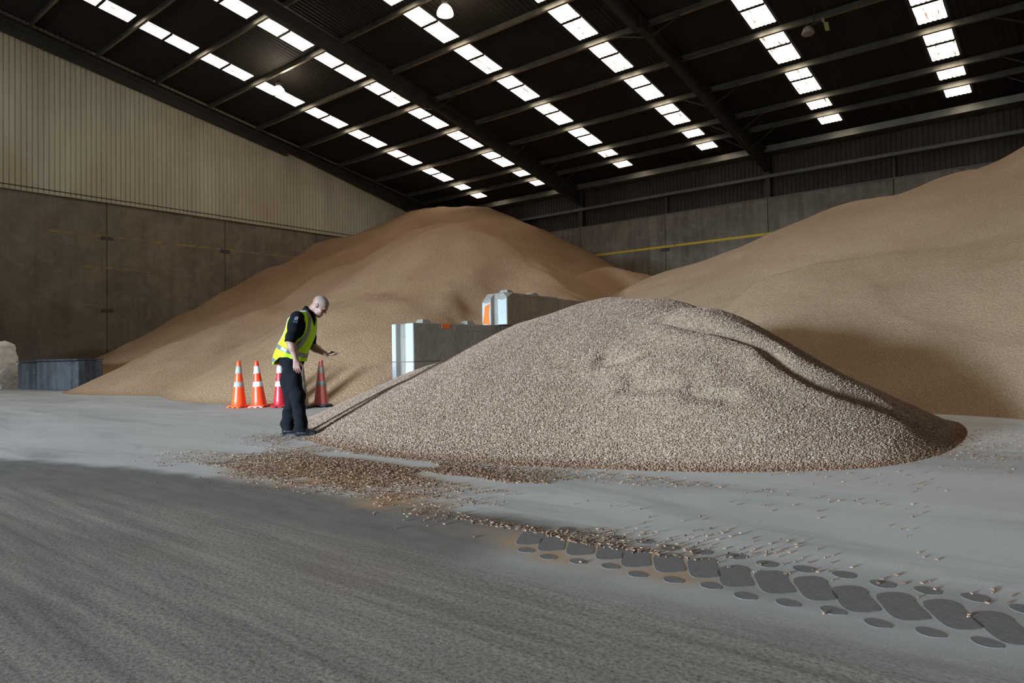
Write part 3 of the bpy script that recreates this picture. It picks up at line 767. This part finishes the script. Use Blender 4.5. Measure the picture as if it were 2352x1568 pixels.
# ------------------------------------------------------------------ traffic cones
def cone_mat(name, col, dirt, amt):
    M, nt, b = mat(name, .38, 0, .5)
    f = ramp(nt, noise(nt, pos(nt, obj=True), 14, 6, .7), ((.45, (0, 0, 0)), (.75, (1, 1, 1))))
    nt.links.new(mix(nt, mth(nt, 'MULTIPLY', f, amt), col, dirt), b.inputs['Base Color'])
    return M
def traffic_cone(px, py, depth, cols, label, tilt=(0, 0), H=.93, rz=.3, bands=((.125, .29), (.475, .59)), split=False):
    p = pt(px, py, depth); p.z = 0
    root = empty('traffic_cone', p, rz); tag(root, label, 'traffic cone', 'traffic cones along the foot of the heap')
    root.rotation_euler = (tilt[0], tilt[1], rz)
    body, band, base = cols
    r0, r1, zb = .142, .034, .05
    def R(t): return r1 + (r0 - r1) * t            # t = 0 top ... 1 bottom
    def Zt(t): return H - t * (H - zb)
    mb = MB()
    prof = [(R(1.0) + .012, zb - .012), (R(1), zb + .008)] + [(R(t), Zt(t)) for t in (.9, .75, .6, .45, .3, .15, .05)] + [(R(0), H - .006), (R(0) - .006, H), (R(0) - .014, H), (R(0) - .016, H - .05)]
    mb.lathe(prof, 28); mb.build('cone_body', body, root, True)
    for a, b in bands:
        mb = MB(); mb.lathe([(R(b) + .0, Zt(b)), (R(b) + .0035, Zt(b) + .002), (R((a + b) / 2) + .0035, Zt((a + b) / 2)), (R(a) + .0035, Zt(a) - .002), (R(a), Zt(a))], 28, False)
        mb.build('reflective_collar', band, root, True)
    mb = MB(); w = .18; c = .045
    sq = [(-w + c, -w), (w - c, -w), (w, -w + c), (w, w - c), (w - c, w), (-w + c, w), (-w, w - c), (-w, -w + c)]
    lo = [mb.bm.verts.new((x, y, .018)) for x, y in sq]; hi = [mb.bm.verts.new((x * .97, y * .97, .04)) for x, y in sq]; tp = [mb.bm.verts.new((x * .84, y * .84, .052)) for x, y in sq]
    mb.bm.faces.new(lo[::-1]); mb.bm.faces.new(tp)
    for A, B in ((lo, hi), (hi, tp)):
        for i in range(8): mb.bm.faces.new((A[i], A[(i + 1) % 8], B[(i + 1) % 8], B[i]))
    for x, y in ((-1, -1), (1, -1), (1, 1), (-1, 1), (0, -1), (0, 1), (-1, 0), (1, 0)):
        mb.box(x * .13 - .035, x * .13 + .035, y * .13 - .035, y * .13 + .035, 0, .02)
    mb.build('cone_base', base, root)
    return root
MAT['co1'] = cone_mat('orange_cone_plastic', (.86, .085, .012), (.45, .10, .05), .45)
MAT['co2'] = cone_mat('bright_cone_plastic', (.92, .065, .010), (.55, .06, .02), .25)
MAT['co3'] = cone_mat('crimson_cone_plastic', (.42, .012, .022), (.30, .03, .03), .35)
MAT['co5'] = cone_mat('faded_pink_cone_plastic', (.56, .115, .095), (.36, .16, .12), .7)
MAT['co4'] = cone_mat('dusty_cone_plastic', (.27, .19, .15), (.20, .15, .11), .6)
MAT['white_band'] = cone_mat('white_collar', (.66, .68, .70), (.45, .43, .40), .35)
MAT['grey_band'] = cone_mat('dulled_collar', (.36, .37, .36), (.22, .20, .18), .7)
MAT['dirty_band'] = cone_mat('grimy_collar', (.30, .26, .21), (.13, .11, .09), .9)
MAT['rubber'] = simple('dark_rubber', (.03, .03, .033), .7, .3, 20)
traffic_cone(549, 930, 14.0, (MAT['co1'], MAT['grey_band'], MAT['co1']), 'orange traffic cone with dulled grey collars at the far end from the man', rz=.25)
traffic_cone(596, 930, 14.0, (MAT['co2'], MAT['white_band'], MAT['co2']), 'leaning bright orange traffic cone with clean white collars', tilt=(.02, -.055), rz=.5)
traffic_cone(645, 931, 13.9, (MAT['co3'], MAT['white_band'], MAT['co3']), 'crimson traffic cone with white collars half hidden behind the man', tilt=(-.02, -.02), rz=.9)
traffic_cone(692, 935, 13.45, (MAT['co4'], MAT['dirty_band'], MAT['rubber']), 'dust brown traffic cone hidden behind the legs of the man', rz=.5)
traffic_cone(738, 932, 13.8, (MAT['co5'], MAT['dirty_band'], MAT['rubber']), 'faded pinkish traffic cone with grimy collars below the open hand', rz=.45, bands=((.17, .30), (.475, .59)))

# ------------------------------------------------------------------ high bay lamps
def glow(name, col, s):
    M = bpy.data.materials.new(name); M.use_nodes = True; nt = M.node_tree
    e = nt.nodes.new('ShaderNodeEmission'); e.inputs[0].default_value = (*col, 1); e.inputs[1].default_value = s
    nt.links.new(e.outputs[0], nt.nodes['Material Output'].inputs[0]); nt.nodes.remove(nt.nodes['Principled BSDF'])
    return M
MAT['glow'] = glow('lit_refractor', (1, .86, .68), LAMP)
MAT['unlit'] = simple('dusty_refractor', (.22, .17, .14), .6)
MAT['ylabel'] = simple('yellow_green_housing', (.20, .20, .05), .6)
def high_bay(x, y, z, label, refr):
    root = empty('high_bay_lamp', (x, y, z)); tag(root, label, 'lamp', 'high bay lamps under the roof')
    mb = MB(); mb.lathe([(.285, -.20), (.29, -.17), (.27, -.08), (.22, .03), (.15, .11), (.10, .14)], 28); mb.build('refractor', refr, root, True)
    mb = MB(); mb.lathe([(.11, .13), (.12, .16), (.12, .36), (.09, .40), (.03, .42)], 16); mb.build('ballast_housing', MAT['steel'], root, True)
    mb = MB(); mb.bar((0, 0, .40), (0, 0, roof_z(y) - z - .02), .03, .03, 6); mb.build('hanger', MAT['steel'], root)
    return root
high_bay(-17.28, 17.22, 13.13, 'lit high bay lamp hanging beside the skylight row in the middle bay', MAT['glow'])
high_bay(-28.03, 17.33, 13.11, 'lit high bay lamp hanging in front of the skylight row nearest the gable wall', MAT['glow'])
root = empty('roof_fitting', (-7.18, 24.77, 11.95)); tag(root, 'unlit broken lamp fitting with a yellow green tag hanging under the dark roof', 'lamp')
mb = MB(); mb.lathe([(.20, -.18), (.21, -.15), (.15, .02), (.06, .10)], 16); o = mb.build('lamp_shade', MAT['unlit'], root, True); o.location = (-.2, 0, 0)
mb = MB(); mb.bar((-.2, 0, .08), (.35, .1, .2), .05); mb.bar((.0, .02, .12), (.02, .02, roof_z(24.77) - 11.95), .03); mb.build('bracket', MAT['steel'], root)
mb = MB(); mb.prism([(-.05, -.16), (.07, -.18), (.03, .12), (-.12, .14)], -.02, .02, 'y'); o = mb.build('hanging_tag', MAT['ylabel'], root); o.location = (.42, 0, -.08)
mb = MB(); mb.prism([(-.04, -.07), (.05, -.09), (.03, .07), (-.06, .09)], -.02, .02, 'y'); o = mb.build('lamp_cap', MAT['unlit'], root); o.location = (.30, 0, .16)

# ------------------------------------------------------------------ the man
from mathutils.bvhtree import BVHTree
class SDF:
    """signed distance grid with smooth unions, meshed with surface nets"""
    def __init__(s, lo, hi, h):
        s.lo = np.array(lo, np.float32); s.h = h
        s.n = np.ceil((np.array(hi) - s.lo) / h).astype(int) + 1
        s.g = np.full(s.n, 1.0, np.float32)
    def sub(s, lo, hi):
        a = np.clip(np.floor((np.array(lo) - s.lo) / s.h).astype(int), 0, s.n); b = np.clip(np.ceil((np.array(hi) - s.lo) / s.h).astype(int) + 1, 0, s.n)
        sl_ = tuple(slice(i, j) for i, j in zip(a, b))
        ax = [s.lo[i] + s.h * np.arange(a[i], b[i], dtype=np.float32) for i in range(3)]
        return sl_, np.meshgrid(*ax, indexing='ij')
    def add(s, fn, lo, hi, k=.02, op='u'):
        sl_, (X, Y, Z) = s.sub(np.array(lo) - .06, np.array(hi) + .06)
        if X.size == 0: return
        d = fn(X, Y, Z).astype(np.float32); g = s.g[sl_]
        if op == 's': g = -g
        if k > 0:
            hh = np.clip(.5 + .5 * (d - g) / k, 0, 1); r = d + (g - d) * hh - k * hh * (1 - hh)
        else: r = np.minimum(d, g)
        s.g[sl_] = -r if op == 's' else r
    def cone(s, a, b, r1, r2, k=.02, op='u'):
        a = np.array(a, float); b = np.array(b, float); ba = b - a; L2 = ba @ ba; m = max(r1, r2)
        def fn(X, Y, Z):
            t = np.clip(((X - a[0]) * ba[0] + (Y - a[1]) * ba[1] + (Z - a[2]) * ba[2]) / L2, 0, 1)
            return np.sqrt((X - a[0] - t * ba[0]) ** 2 + (Y - a[1] - t * ba[1]) ** 2 + (Z - a[2] - t * ba[2]) ** 2) - (r1 + (r2 - r1) * t)
        s.add(fn, np.minimum(a, b) - m, np.maximum(a, b) + m, k, op)
    def ell(s, c, r, k=.02, R=None, op='u'):
        c = np.array(c, float); r = np.array(r, float); m = r.max()
        def fn(X, Y, Z):
            P = np.stack([X - c[0], Y - c[1], Z - c[2]], -1)
            if R is not None: P = P @ R            # columns of R = local axes in world
            k0 = np.sqrt(((P / r) ** 2).sum(-1)); k1 = np.sqrt(((P / (r * r)) ** 2).sum(-1)) + 1e-6
            return k0 * (k0 - 1) / k1
        s.add(fn, c - m, c + m, k, op)
    def mesh(s, name):
        g = s.g; neg = g < 0; n = g.shape
        c = np.stack([neg[i:n[0] - 1 + i, j:n[1] - 1 + j, l:n[2] - 1 + l] for i in (0, 1) for j in (0, 1) for l in (0, 1)], 0)
        act = c.any(0) & ~c.all(0); idx = np.argwhere(act); vid = np.full(act.shape, -1, np.int64); vid[act] = np.arange(len(idx))
        acc = np.zeros((len(idx), 3)); cnt = np.zeros(len(idx))
        cor = [(i, j, l) for i in (0, 1) for j in (0, 1) for l in (0, 1)]
        for a in cor:
            for ax in range(3):
                if a[ax]: continue
                b = list(a); b[ax] = 1
                va = g[idx[:, 0] + a[0], idx[:, 1] + a[1], idx[:, 2] + a[2]]; vb = g[idx[:, 0] + b[0], idx[:, 1] + b[1], idx[:, 2] + b[2]]
                m = (va < 0) != (vb < 0); t = np.where(m, va / np.where(m, va - vb, 1), 0)
                p = np.tile(np.array(a, float), (len(idx), 1)); p[:, ax] += t
                acc[m] += p[m]; cnt[m] += 1
        V = (idx + acc / cnt[:, None]) * s.h + s.lo
        Q = []
        for ax in range(3):
            o = [x for x in range(3) if x != ax]
            A = neg; sh = [slice(1, -1)] * 3; sh[ax] = slice(0, -1); sh2 = list(sh); sh2[ax] = slice(1, None)
            e0 = A[tuple(sh)]; e1 = A[tuple(sh2)]; w = np.argwhere(e0 != e1)
            if not len(w): continue
            base = w.copy(); base[:, o[0]] += 1; base[:, o[1]] += 1
            fl = e0[tuple(w.T)]
            def cell(d0, d1):
                q = base.copy(); q[:, o[0]] -= d0; q[:, o[1]] -= d1; return vid[q[:, 0], q[:, 1], q[:, 2]]
            q = np.stack([cell(1, 1), cell(0, 1), cell(0, 0), cell(1, 0)], -1)
            if ax == 1: q = q[:, ::-1]
            q[~fl] = q[~fl][:, ::-1]
            Q.append(q)
        Q = np.concatenate(Q); Q = Q[(Q >= 0).all(1)]
        return npmesh(name, V, Q)
def finish(o, it=2, f=.5):
    md = o.modifiers.new('smooth', 'SMOOTH'); md.factor = f; md.iterations = it
    return o
MAT['skin'] = simple('skin', (.30, .165, .125), .5, .12, 30, 0, .4)
MAT['hair'] = simple('cropped_grey_hair', (.27, .20, .168), .8, .3, 120)
MAT['black_cloth'] = simple('black_shirt_cloth', (.006, .006, .008), .9, .3, 30, 0, .1)
MAT['navy'] = simple('black_work_trousers', (.006, .0065, .009), .9, .3, 30, 0, .12)
MAT['hiviz'] = simple('fluorescent_yellow_vest', (.43, .78, .015), .75, .08, 12, 0, .2)
MAT['tape'] = simple('grey_reflective_tape', (.20, .20, .21), .35, .2, 30, .3, .6)
MAT['leather'] = simple('polished_black_boot', (.008, .008, .009), .22, .3, 20, 0, .6)
MAT['teal'] = simple('teal_print', (.06, .25, .27), .7)
MAT['pale'] = simple('pale_print', (.22, .20, .25), .7)
MAT['eye'] = simple('dark_eye', (.04, .03, .025), .3)

mloc = Vector((-7.462, 4.895, 0)); mrot = math.radians(36)
man = empty('person', mloc, mrot)
tag(man, 'bald man in a yellow hi-vis vest bowing over pellets in his open hand', 'person')
# --- skeleton (x forward, y left, z up)
shR, shL = np.array((.02, -.185, 1.425)), np.array((.03, .185, 1.425))
elR, elL = np.array((-.034, -.265, 1.15)), np.array((.03, .25, 1.10))
wrR, wrL = np.array((.03, -.262, .925)), np.array((.262, .135, .99))
hipR, hipL = np.array((-.11, -.095, .92)), np.array((-.14, .095, .92))
knR, knL = np.array((-.015, -.11, .50)), np.array((-.155, .10, .50))
anR, anL = np.array((.03, -.12, .10)), np.array((-.225, .10, .10))
HCn = np.array((.235, 0, 1.578)); tl = math.radians(42)
hf, hl_, hu = np.array((math.cos(tl), 0, -math.sin(tl))), np.array((0, 1., 0)), np.array((math.sin(tl), 0, math.cos(tl)))
HR = np.stack([hf, hl_, hu], 1)
def hp(a, b, c): return HCn + a * hf + b * hl_ + c * hu
B = SDF((-.44, -.44, 0), (.56, .40, 1.76), .005)
# torso and legs (under the clothes)
for a, b, r1, r2 in (((-.12, 0, .95), (-.05, 0, 1.15), .13, .12), ((-.05, 0, 1.15), (.01, 0, 1.36), .12, .13), ((.015, -.13, 1.41), (.015, .13, 1.41), .065, .065),
                     (hipR, knR, .085, .058), (knR, anR, .056, .04), (hipL, knL, .085, .058), (knL, anL, .056, .04), (anR, anR + (.15, 0, -.06), .04, .03), (anL, anL + (.15, 0, -.06), .04, .03)):
    B.cone(a, b, r1, r2, .06)
B.cone((.06, 0, 1.43), hp(-.035, 0, -.05), .066, .058, .04)
# head
B.ell(hp(-.012, 0, .032), (.100, .077, .090), .02, HR)
B.ell(hp(.028, 0, -.03), (.070, .061, .085), .03, HR)
B.ell(hp(.048, 0, -.088), (.044, .047, .030), .03, HR)
B.ell(hp(.072, 0, -.102), (.020, .024, .016), .02, HR)
B.ell(hp(.080, 0, .022), (.016, .050, .013), .015, HR)
for sg in (-1, 1):
    B.ell(hp(.096, sg * .030, .000), (.014, .016, .011), .012, HR, 's')
    B.ell(hp(.062, sg * .047, -.03), (.022, .018, .020), .02, HR)
B.cone(hp(.086, 0, .010), hp(.112, 0, -.030), .009, .0135, .012)
B.ell(hp(.100, .011, -.034), (.011, .008, .008), .008, HR); B.ell(hp(.100, -.011, -.034), (.011, .008, .008), .008, HR)
B.ell(hp(.090, 0, -.057), (.010, .024, .007), .008, HR); B.ell(hp(.088, 0, -.070), (.010, .021, .007), .008, HR)
B.ell(hp(.100, 0, -.0635), (.008, .022, .0022), .003, HR, 's')
for sg in (-1, 1):
    e = hp(-.012, sg * .080, -.012)
    B.ell(e, (.021, .010, .033), .01, HR); B.ell(hp(-.008, sg * .091, -.008), (.011, .007, .019), .006, HR, 's')
# arms
B.cone(shR, elR, .055, .045, .03); B.cone(elR, elR + (wrR - elR) * .35, .046, .045, .03); B.cone(elR + (wrR - elR) * .3, wrR, .045, .029, .03)
B.cone(shL, elL, .055, .045, .03); B.cone(elL, elL + (wrL - elL) * .35, .046, .045, .03); B.cone(elL + (wrL - elL) * .3, wrL, .045, .029, .03)
def unit(v): v = np.array(v, float); return v / np.linalg.norm(v)
def hand(wr, d, nrm, side, curl, spread, thumb_dir, thumb_curl):
    """d: wrist to knuckles, nrm: towards the palm side, side: unit vector from little finger to index"""
    d = unit(d); nrm = unit(np.array(nrm) - d * np.dot(nrm, d)); w = unit(np.cross(d, nrm))
    if np.dot(w, side) < 0: w = -w
    tips = []
    for i, (off, L, kn) in enumerate(((.033, .070, .092), (.011, .078, .096), (-.011, .072, .092), (-.032, .056, .084))):
        k = wr + d * kn + w * off - nrm * .004
        B.cone(wr + d * .012 + w * off * .55, k, .0155, .0125, .016)
        dirn = unit(d + w * off * spread); p = k; r = .0098
        for sgm, (fr, c) in enumerate(zip((.45, .32, .23), curl[i])):
            ca, sa = math.cos(c), math.sin(c)
            dirn = unit(dirn * ca + nrm * sa)
            q = p + dirn * L * fr
            B.cone(p, q, r, r - .0011, .004); p = q; r -= .0011
        tips.append(p)
    b0 = wr + d * .022 + w * .026 + nrm * .006; td = unit(np.array(thumb_dir))
    b1 = b0 + unit(td + d * .35) * .042
    B.cone(b0, b1, .0165, .0125, .014); b2 = b1 + unit(td * (1 - thumb_curl) + d * (.5 + thumb_curl)) * .032; B.cone(b1, b2, .0115, .0105, .005)
    b3 = b2 + unit(td * .4 + d * (.8 + thumb_curl)) * .025; B.cone(b2, b3, .0102, .008, .004)
    return tips
# right hand hanging relaxed: palm faces the thigh and back
hand(wrR, (.10, .03, -1), (-.15, 1, 0), (1, 0, 0), [(.25, .35, .25), (.3, .4, .3), (.35, .45, .3), (.4, .5, .35)], 2.2, (.75, .35, -.55), .25)
# left hand held out flat, palm up
tL = hand(wrL, (1, -.30, -.02), (0, 0, 1), (-.3, -1, 0), [(.16, .22, .15), (.12, .18, .12), (.14, .2, .12), (.22, .25, .2)], 3.2, (.35, -.75, .35), .2)
body = finish(link('body', B.mesh('body'), MAT['skin'], man, True), 2, .4)
# cropped hair: a thin cap over the skull
H = SDF(HCn - .16, HCn + .16, .005)
H.ell(hp(-.012, 0, .032), (.1022, .0792, .0922), .0, HR)
def hairline(X, Y, Z):
    P = np.stack([X - HCn[0], Y - HCn[1], Z - HCn[2]], -1) @ HR
    return -(P[..., 2] - .012 - .75 * np.maximum(P[..., 0] - .005, 0) * 1.0 - .0 + .55 * np.minimum(P[..., 0] + .02, 0) * -1 * -1) 
H.g = np.maximum(H.g, hairline(*H.sub(HCn - 9, HCn + 9)[1]).astype(np.float32))
finish(link('hair', H.mesh('hair'), MAT['hair'], man, True), 1)
for sg in (-1, 1):
    mb = MB(); bmesh.ops.create_icosphere(mb.bm, subdivisions=2, radius=.0085)
    o = mb.build('eye', MAT['eye'], man, True); o.location = hp(.084, sg * .030, -.001)

# --- clothes
TZ = np.array([.70, .885, .958, 1.02, 1.117, 1.215, 1.30, 1.42, 1.50, 1.60])
TC = np.array([-.148, -.145, -.137, -.116, -.079, -.035, -.008, .012, .03, .045])
TB = np.array([.193, .193, .195, .197, .198, .188, .176, .160, .125, .10])
TA = np.array([.218, .218, .220, .222, .224, .225, .224, .212, .185, .15])
def torso(X, Y, Z, off):
    cx = np.interp(Z, TZ, TC); b = np.interp(Z, TZ, TB); a = np.interp(Z, TZ, TA)
    ph = np.arctan2(Y / a, (X - cx) / b)
    fold = .005 * np.sin(5 * ph + 9 * Z) + .004 * np.sin(11 * ph - 14 * Z + 1) * np.clip((1.3 - Z) * 3, .2, 1)
    d = (np.sqrt(((X - cx) / b) ** 2 + (Y / a) ** 2) - 1) * np.minimum(a, b) - fold
    top = (Z - (1.495 + .30 * (X + .1) - .42 * np.maximum(0, np.abs(Y) - .055))) * .85
    k = .06; hh = np.clip(.5 - .5 * (top - d) / k, 0, 1)
    return top + (d - top) * hh + k * hh * (1 - hh) - off
def smax(a, b, k):
    hh = np.clip(.5 - .5 * (b - a) / k, 0, 1); return b + (a - b) * hh + k * hh * (1 - hh)
# shirt
S = SDF((-.42, -.42, .84), (.30, .40, 1.66), .006)
G = S.sub((-9, -9, -9), (9, 9, 9))[1]
S.g = np.maximum(torso(*G, -.02), .93 - G[2]).astype(np.float32)
def sleeve(a, b, r1, r2, ext):
    a = np.array(a); b = np.array(b); d = unit(b - a); e = b + d * ext
    sl_, (X, Y, Z) = S.sub(np.minimum(a, e) - .16, np.maximum(a, e) + .16)
    t = np.clip(((X - a[0]) * d[0] + (Y - a[1]) * d[1] + (Z - a[2]) * d[2]), 0, np.linalg.norm(e - a))
    rr = r1 + (r2 - r1) * t / np.linalg.norm(e - a) + .004 * np.sin(60 * t) * np.clip(t * 6, 0, 1) + .003 * np.sin(34 * t + 20 * X)
    q = np.sqrt((X - a[0] - t * d[0]) ** 2 + (Y - a[1] - t * d[1]) ** 2 + (Z - a[2] - t * d[2]) ** 2) - rr
    q = np.maximum(q, (X - e[0]) * d[0] + (Y - e[1]) * d[1] + (Z - e[2]) * d[2])
    g = S.g[sl_]; k = .04; hh = np.clip(.5 + .5 * (q - g) / k, 0, 1)
    S.g[sl_] = (q + (g - q) * hh - k * hh * (1 - hh)).astype(np.float32)
sleeve(shR + (0, -.005, .0), elR, .083, .066, .02); sleeve(shL, elL, .083, .066, .03)
# stand-up collar round the neck
n0, n1 = np.array((.065, 0, 1.455)), np.array((.135, 0, 1.545)); nd = unit(n1 - n0); nl = np.linalg.norm(n1 - n0)
X, Y, Z = G; tt = (X - n0[0]) * nd[0] + (Y - n0[1]) * nd[1] + (Z - n0[2]) * nd[2]
rad = np.sqrt(np.maximum((X - n0[0]) ** 2 + (Y - n0[1]) ** 2 + (Z - n0[2]) ** 2 - tt * tt, 0))
ring = np.maximum(np.abs(rad - .079) - .009, np.maximum(-tt - .03, tt - nl * .86))
S.g = np.minimum(S.g, ring).astype(np.float32)
shirt = finish(link('shirt', S.mesh('shirt'), MAT['black_cloth'], man, True), 2)
# trousers
Tq = SDF((-.42, -.30, .03), (.26, .30, 1.06), .006)
Tq.ell((-.125, 0, .94), (.150, .185, .13), .05)
for hip, kn, an, wv in ((hipR, knR, anR, 0), (hipL, knL, anL, 1)):
    Tq.cone(hip, kn, .104, .082, .05); Tq.cone(kn, an + (.0, 0, .03), .082, .076, .05); Tq.cone(an + (0, 0, .03), an + (.012, 0, -.02), .077, .084, .02)
Tq.ell((-.14, -.115, .66), (.08, .055, .15), .05); Tq.ell((-.20, .07, .64), (.08, .06, .15), .05)
X, Y, Z = Tq.sub((-9, -9, -9), (9, 9, 9))[1]
Tq.g = Tq.g - (.006 * np.sin(38 * Z + 14 * X + 6 * Y) * np.clip((.62 - Z) * 4, 0, 1) + .005 * np.sin(22 * Z - 30 * X + 9 * Y)).astype(np.float32)
Tq.g = np.maximum(Tq.g, np.maximum(Z - 1.03, .062 - Z)).astype(np.float32)
finish(link('trousers', Tq.mesh('trousers'), MAT['navy'], man, True), 2)
# hi-vis vest: a thin shell with armholes, neckline and a dropped back hem
V = SDF((-.40, -.32, .80), (.26, .32, 1.64), .006)
G = V.sub((-9, -9, -9), (9, 9, 9))[1]; X, Y, Z = G
cxz = np.interp(Z, TZ, TC)
dv = torso(X, Y, Z, 0.)
hem = .958 - .085 * np.clip((cxz - .06 - X) / .10, 0, 1) - .052 * np.clip((X - cxz - .05) / .10, 0, 1)
arm = 1 - np.sqrt(((X - .005) / .108) ** 2 + ((Z - 1.34) / .165) ** 2)          # >0 inside the armhole outline
armcut = np.minimum(arm * .11, np.abs(Y) - .115)
neck = .098 - np.sqrt((X - .085) ** 2 + (Y * 1.0) ** 2 + ((Z - 1.53) * .9) ** 2)
vee = np.minimum((.105 * (Z - 1.315) / .2) - np.abs(Y), X - cxz - .02)
cuts = np.maximum.reduce([hem - Z, armcut, neck, vee])
shell = np.maximum(dv, -(dv + .014))
V.g = np.maximum(shell, cuts).astype(np.float32)
vest = finish(link('vest', V.mesh('vest'), MAT['hiviz'], man, True), 2)
# reflective tape
def tape(region):
    Q = SDF((-.40, -.32, .80), (.26, .32, 1.64), .006)
    d2 = dv - .005
    Q.g = np.maximum.reduce([d2, -(d2 + .012), cuts, region]).astype(np.float32)
    finish(link('reflective_tape', Q.mesh('tape'), MAT['tape'], vest, True), 1)
zb = 1.0 - .385 * X
tape(np.abs(Z - zb) * .93 - .027)
tape(np.maximum.reduce([np.abs(Z - (zb - .185)) * .93 - .024, X + .12]))
for sg in (-1, 1):
    yc = .105 + .10 * np.clip((1.42 - Z) / .42, 0, 1) ** 1.5
    tape(np.maximum.reduce([np.abs(Y * sg - yc) - .026, zb - Z, cxz - .015 - X]))
    tape(np.maximum.reduce([np.abs(Y * sg - .10) - .026, zb - Z, X - cxz + .015]))
# chest pocket flap and a small clip
# --- emblem on the sleeve
me = shirt.data; bv = BVHTree.FromPolygons([v.co.copy() for v in me.vertices], [tuple(p.vertices) for p in me.polygons])
def on_sleeve(x, z):
    h = bv.ray_cast(Vector((x, -.8, z)), Vector((0, 1, 0))); return h[0] if h[0] else Vector((x, -.28, z))
def stitch(pts, w, m):
    mb = MB()
    for (a, b) in zip(pts, pts[1:]):
        pa_, pb_ = on_sleeve(*a), on_sleeve(*b); pa_.y -= .0015; pb_.y -= .0015; mb.bar(pa_, pb_, w, .003, up=(0, 1, 0))
    return mb.build('sleeve_emblem', m, shirt)
ex, ez = .046, 1.405
for dx, l in ((-.016, .026), (-.002, .034), (.012, .030)): stitch([(ex + dx, ez), (ex + dx + .004, ez + l)], .008, MAT['pale'])
stitch([(ex - .022, ez - .003), (ex - .008, ez - .009), (ex + .014, ez - .004)], .007, MAT['pale'])
stitch([(ex - .036, ez - .022), (ex + .012, ez - .026)], .006, MAT['teal']); stitch([(ex - .03, ez - .032), (ex + .008, ez - .036)], .005, MAT['teal'])
# --- boots
def boot(an, x0):
    Q = SDF((x0 - .06, an[1] - .10, -.006), (x0 + .36, an[1] + .10, .20), .005); y = an[1]
    Q.cone((x0 + .075, y, .07), (x0 + .07, y, .135), .050, .052, .03); Q.cone((x0 + .055, y, .045), (x0 + .14, y, .06), .046, .050, .03); Q.cone((x0 + .13, y, .055), (x0 + .245, y, .045), .050, .043, .03)
    Q.ell((x0 + .15, y, .018), (.155, .050, .030), .012)
    X, Y, Z = Q.sub((-9, -9, -9), (9, 9, 9))[1]
    Q.g = np.maximum(Q.g, np.maximum(-Z + .001, Z - .16)).astype(np.float32)
    o = finish(link('boot', Q.mesh('boot'), MAT['leather'], man, True), 2)
    mb = MB(); n = 28; poly = []
    for i in range(n):
        a = 2 * PI * i / n; poly.append((x0 + .15 + .162 * math.cos(a) * (1 - .06 * math.sin(a) ** 2), y + .054 * math.sin(a) * (1 + .12 * math.cos(a))))
    mb.prism(poly, .0, .022); mb.build('sole', MAT['rubber'], o)
boot(anR, anR[0] - .075); boot(anL, anL[0] - .075)
# --- pellets in the open palm
mw = Matrix.Translation(mloc) @ Matrix.Rotation(mrot, 4, 'Z')
mb = MB(); rr = random.Random(3)
pc0 = wrL + unit((1, -.30, -.02)) * .075 + np.array((0, 0, .018))
for i in range(70):
    a = rr.uniform(0, 2 * PI); r_ = .034 * math.sqrt(rr.random()); q = Vector(pc0) + Vector((1.25 * r_ * math.cos(a), r_ * math.sin(a), rr.uniform(0, .022) * (1 - r_ / .045)))
    dv_ = Vector((rr.gauss(0, 1), rr.gauss(0, 1), rr.gauss(0, .35))).normalized() * .0085
    mb.bar(q - dv_, q + dv_, .0078, .0078, 6)
hp_ = mb.build('pellet_handful', MAT['pellet']); hp_.matrix_world = mw
tag(hp_, 'handful of brown feed pellets lying in the open palm of the man', 'pellets', None, 'stuff')
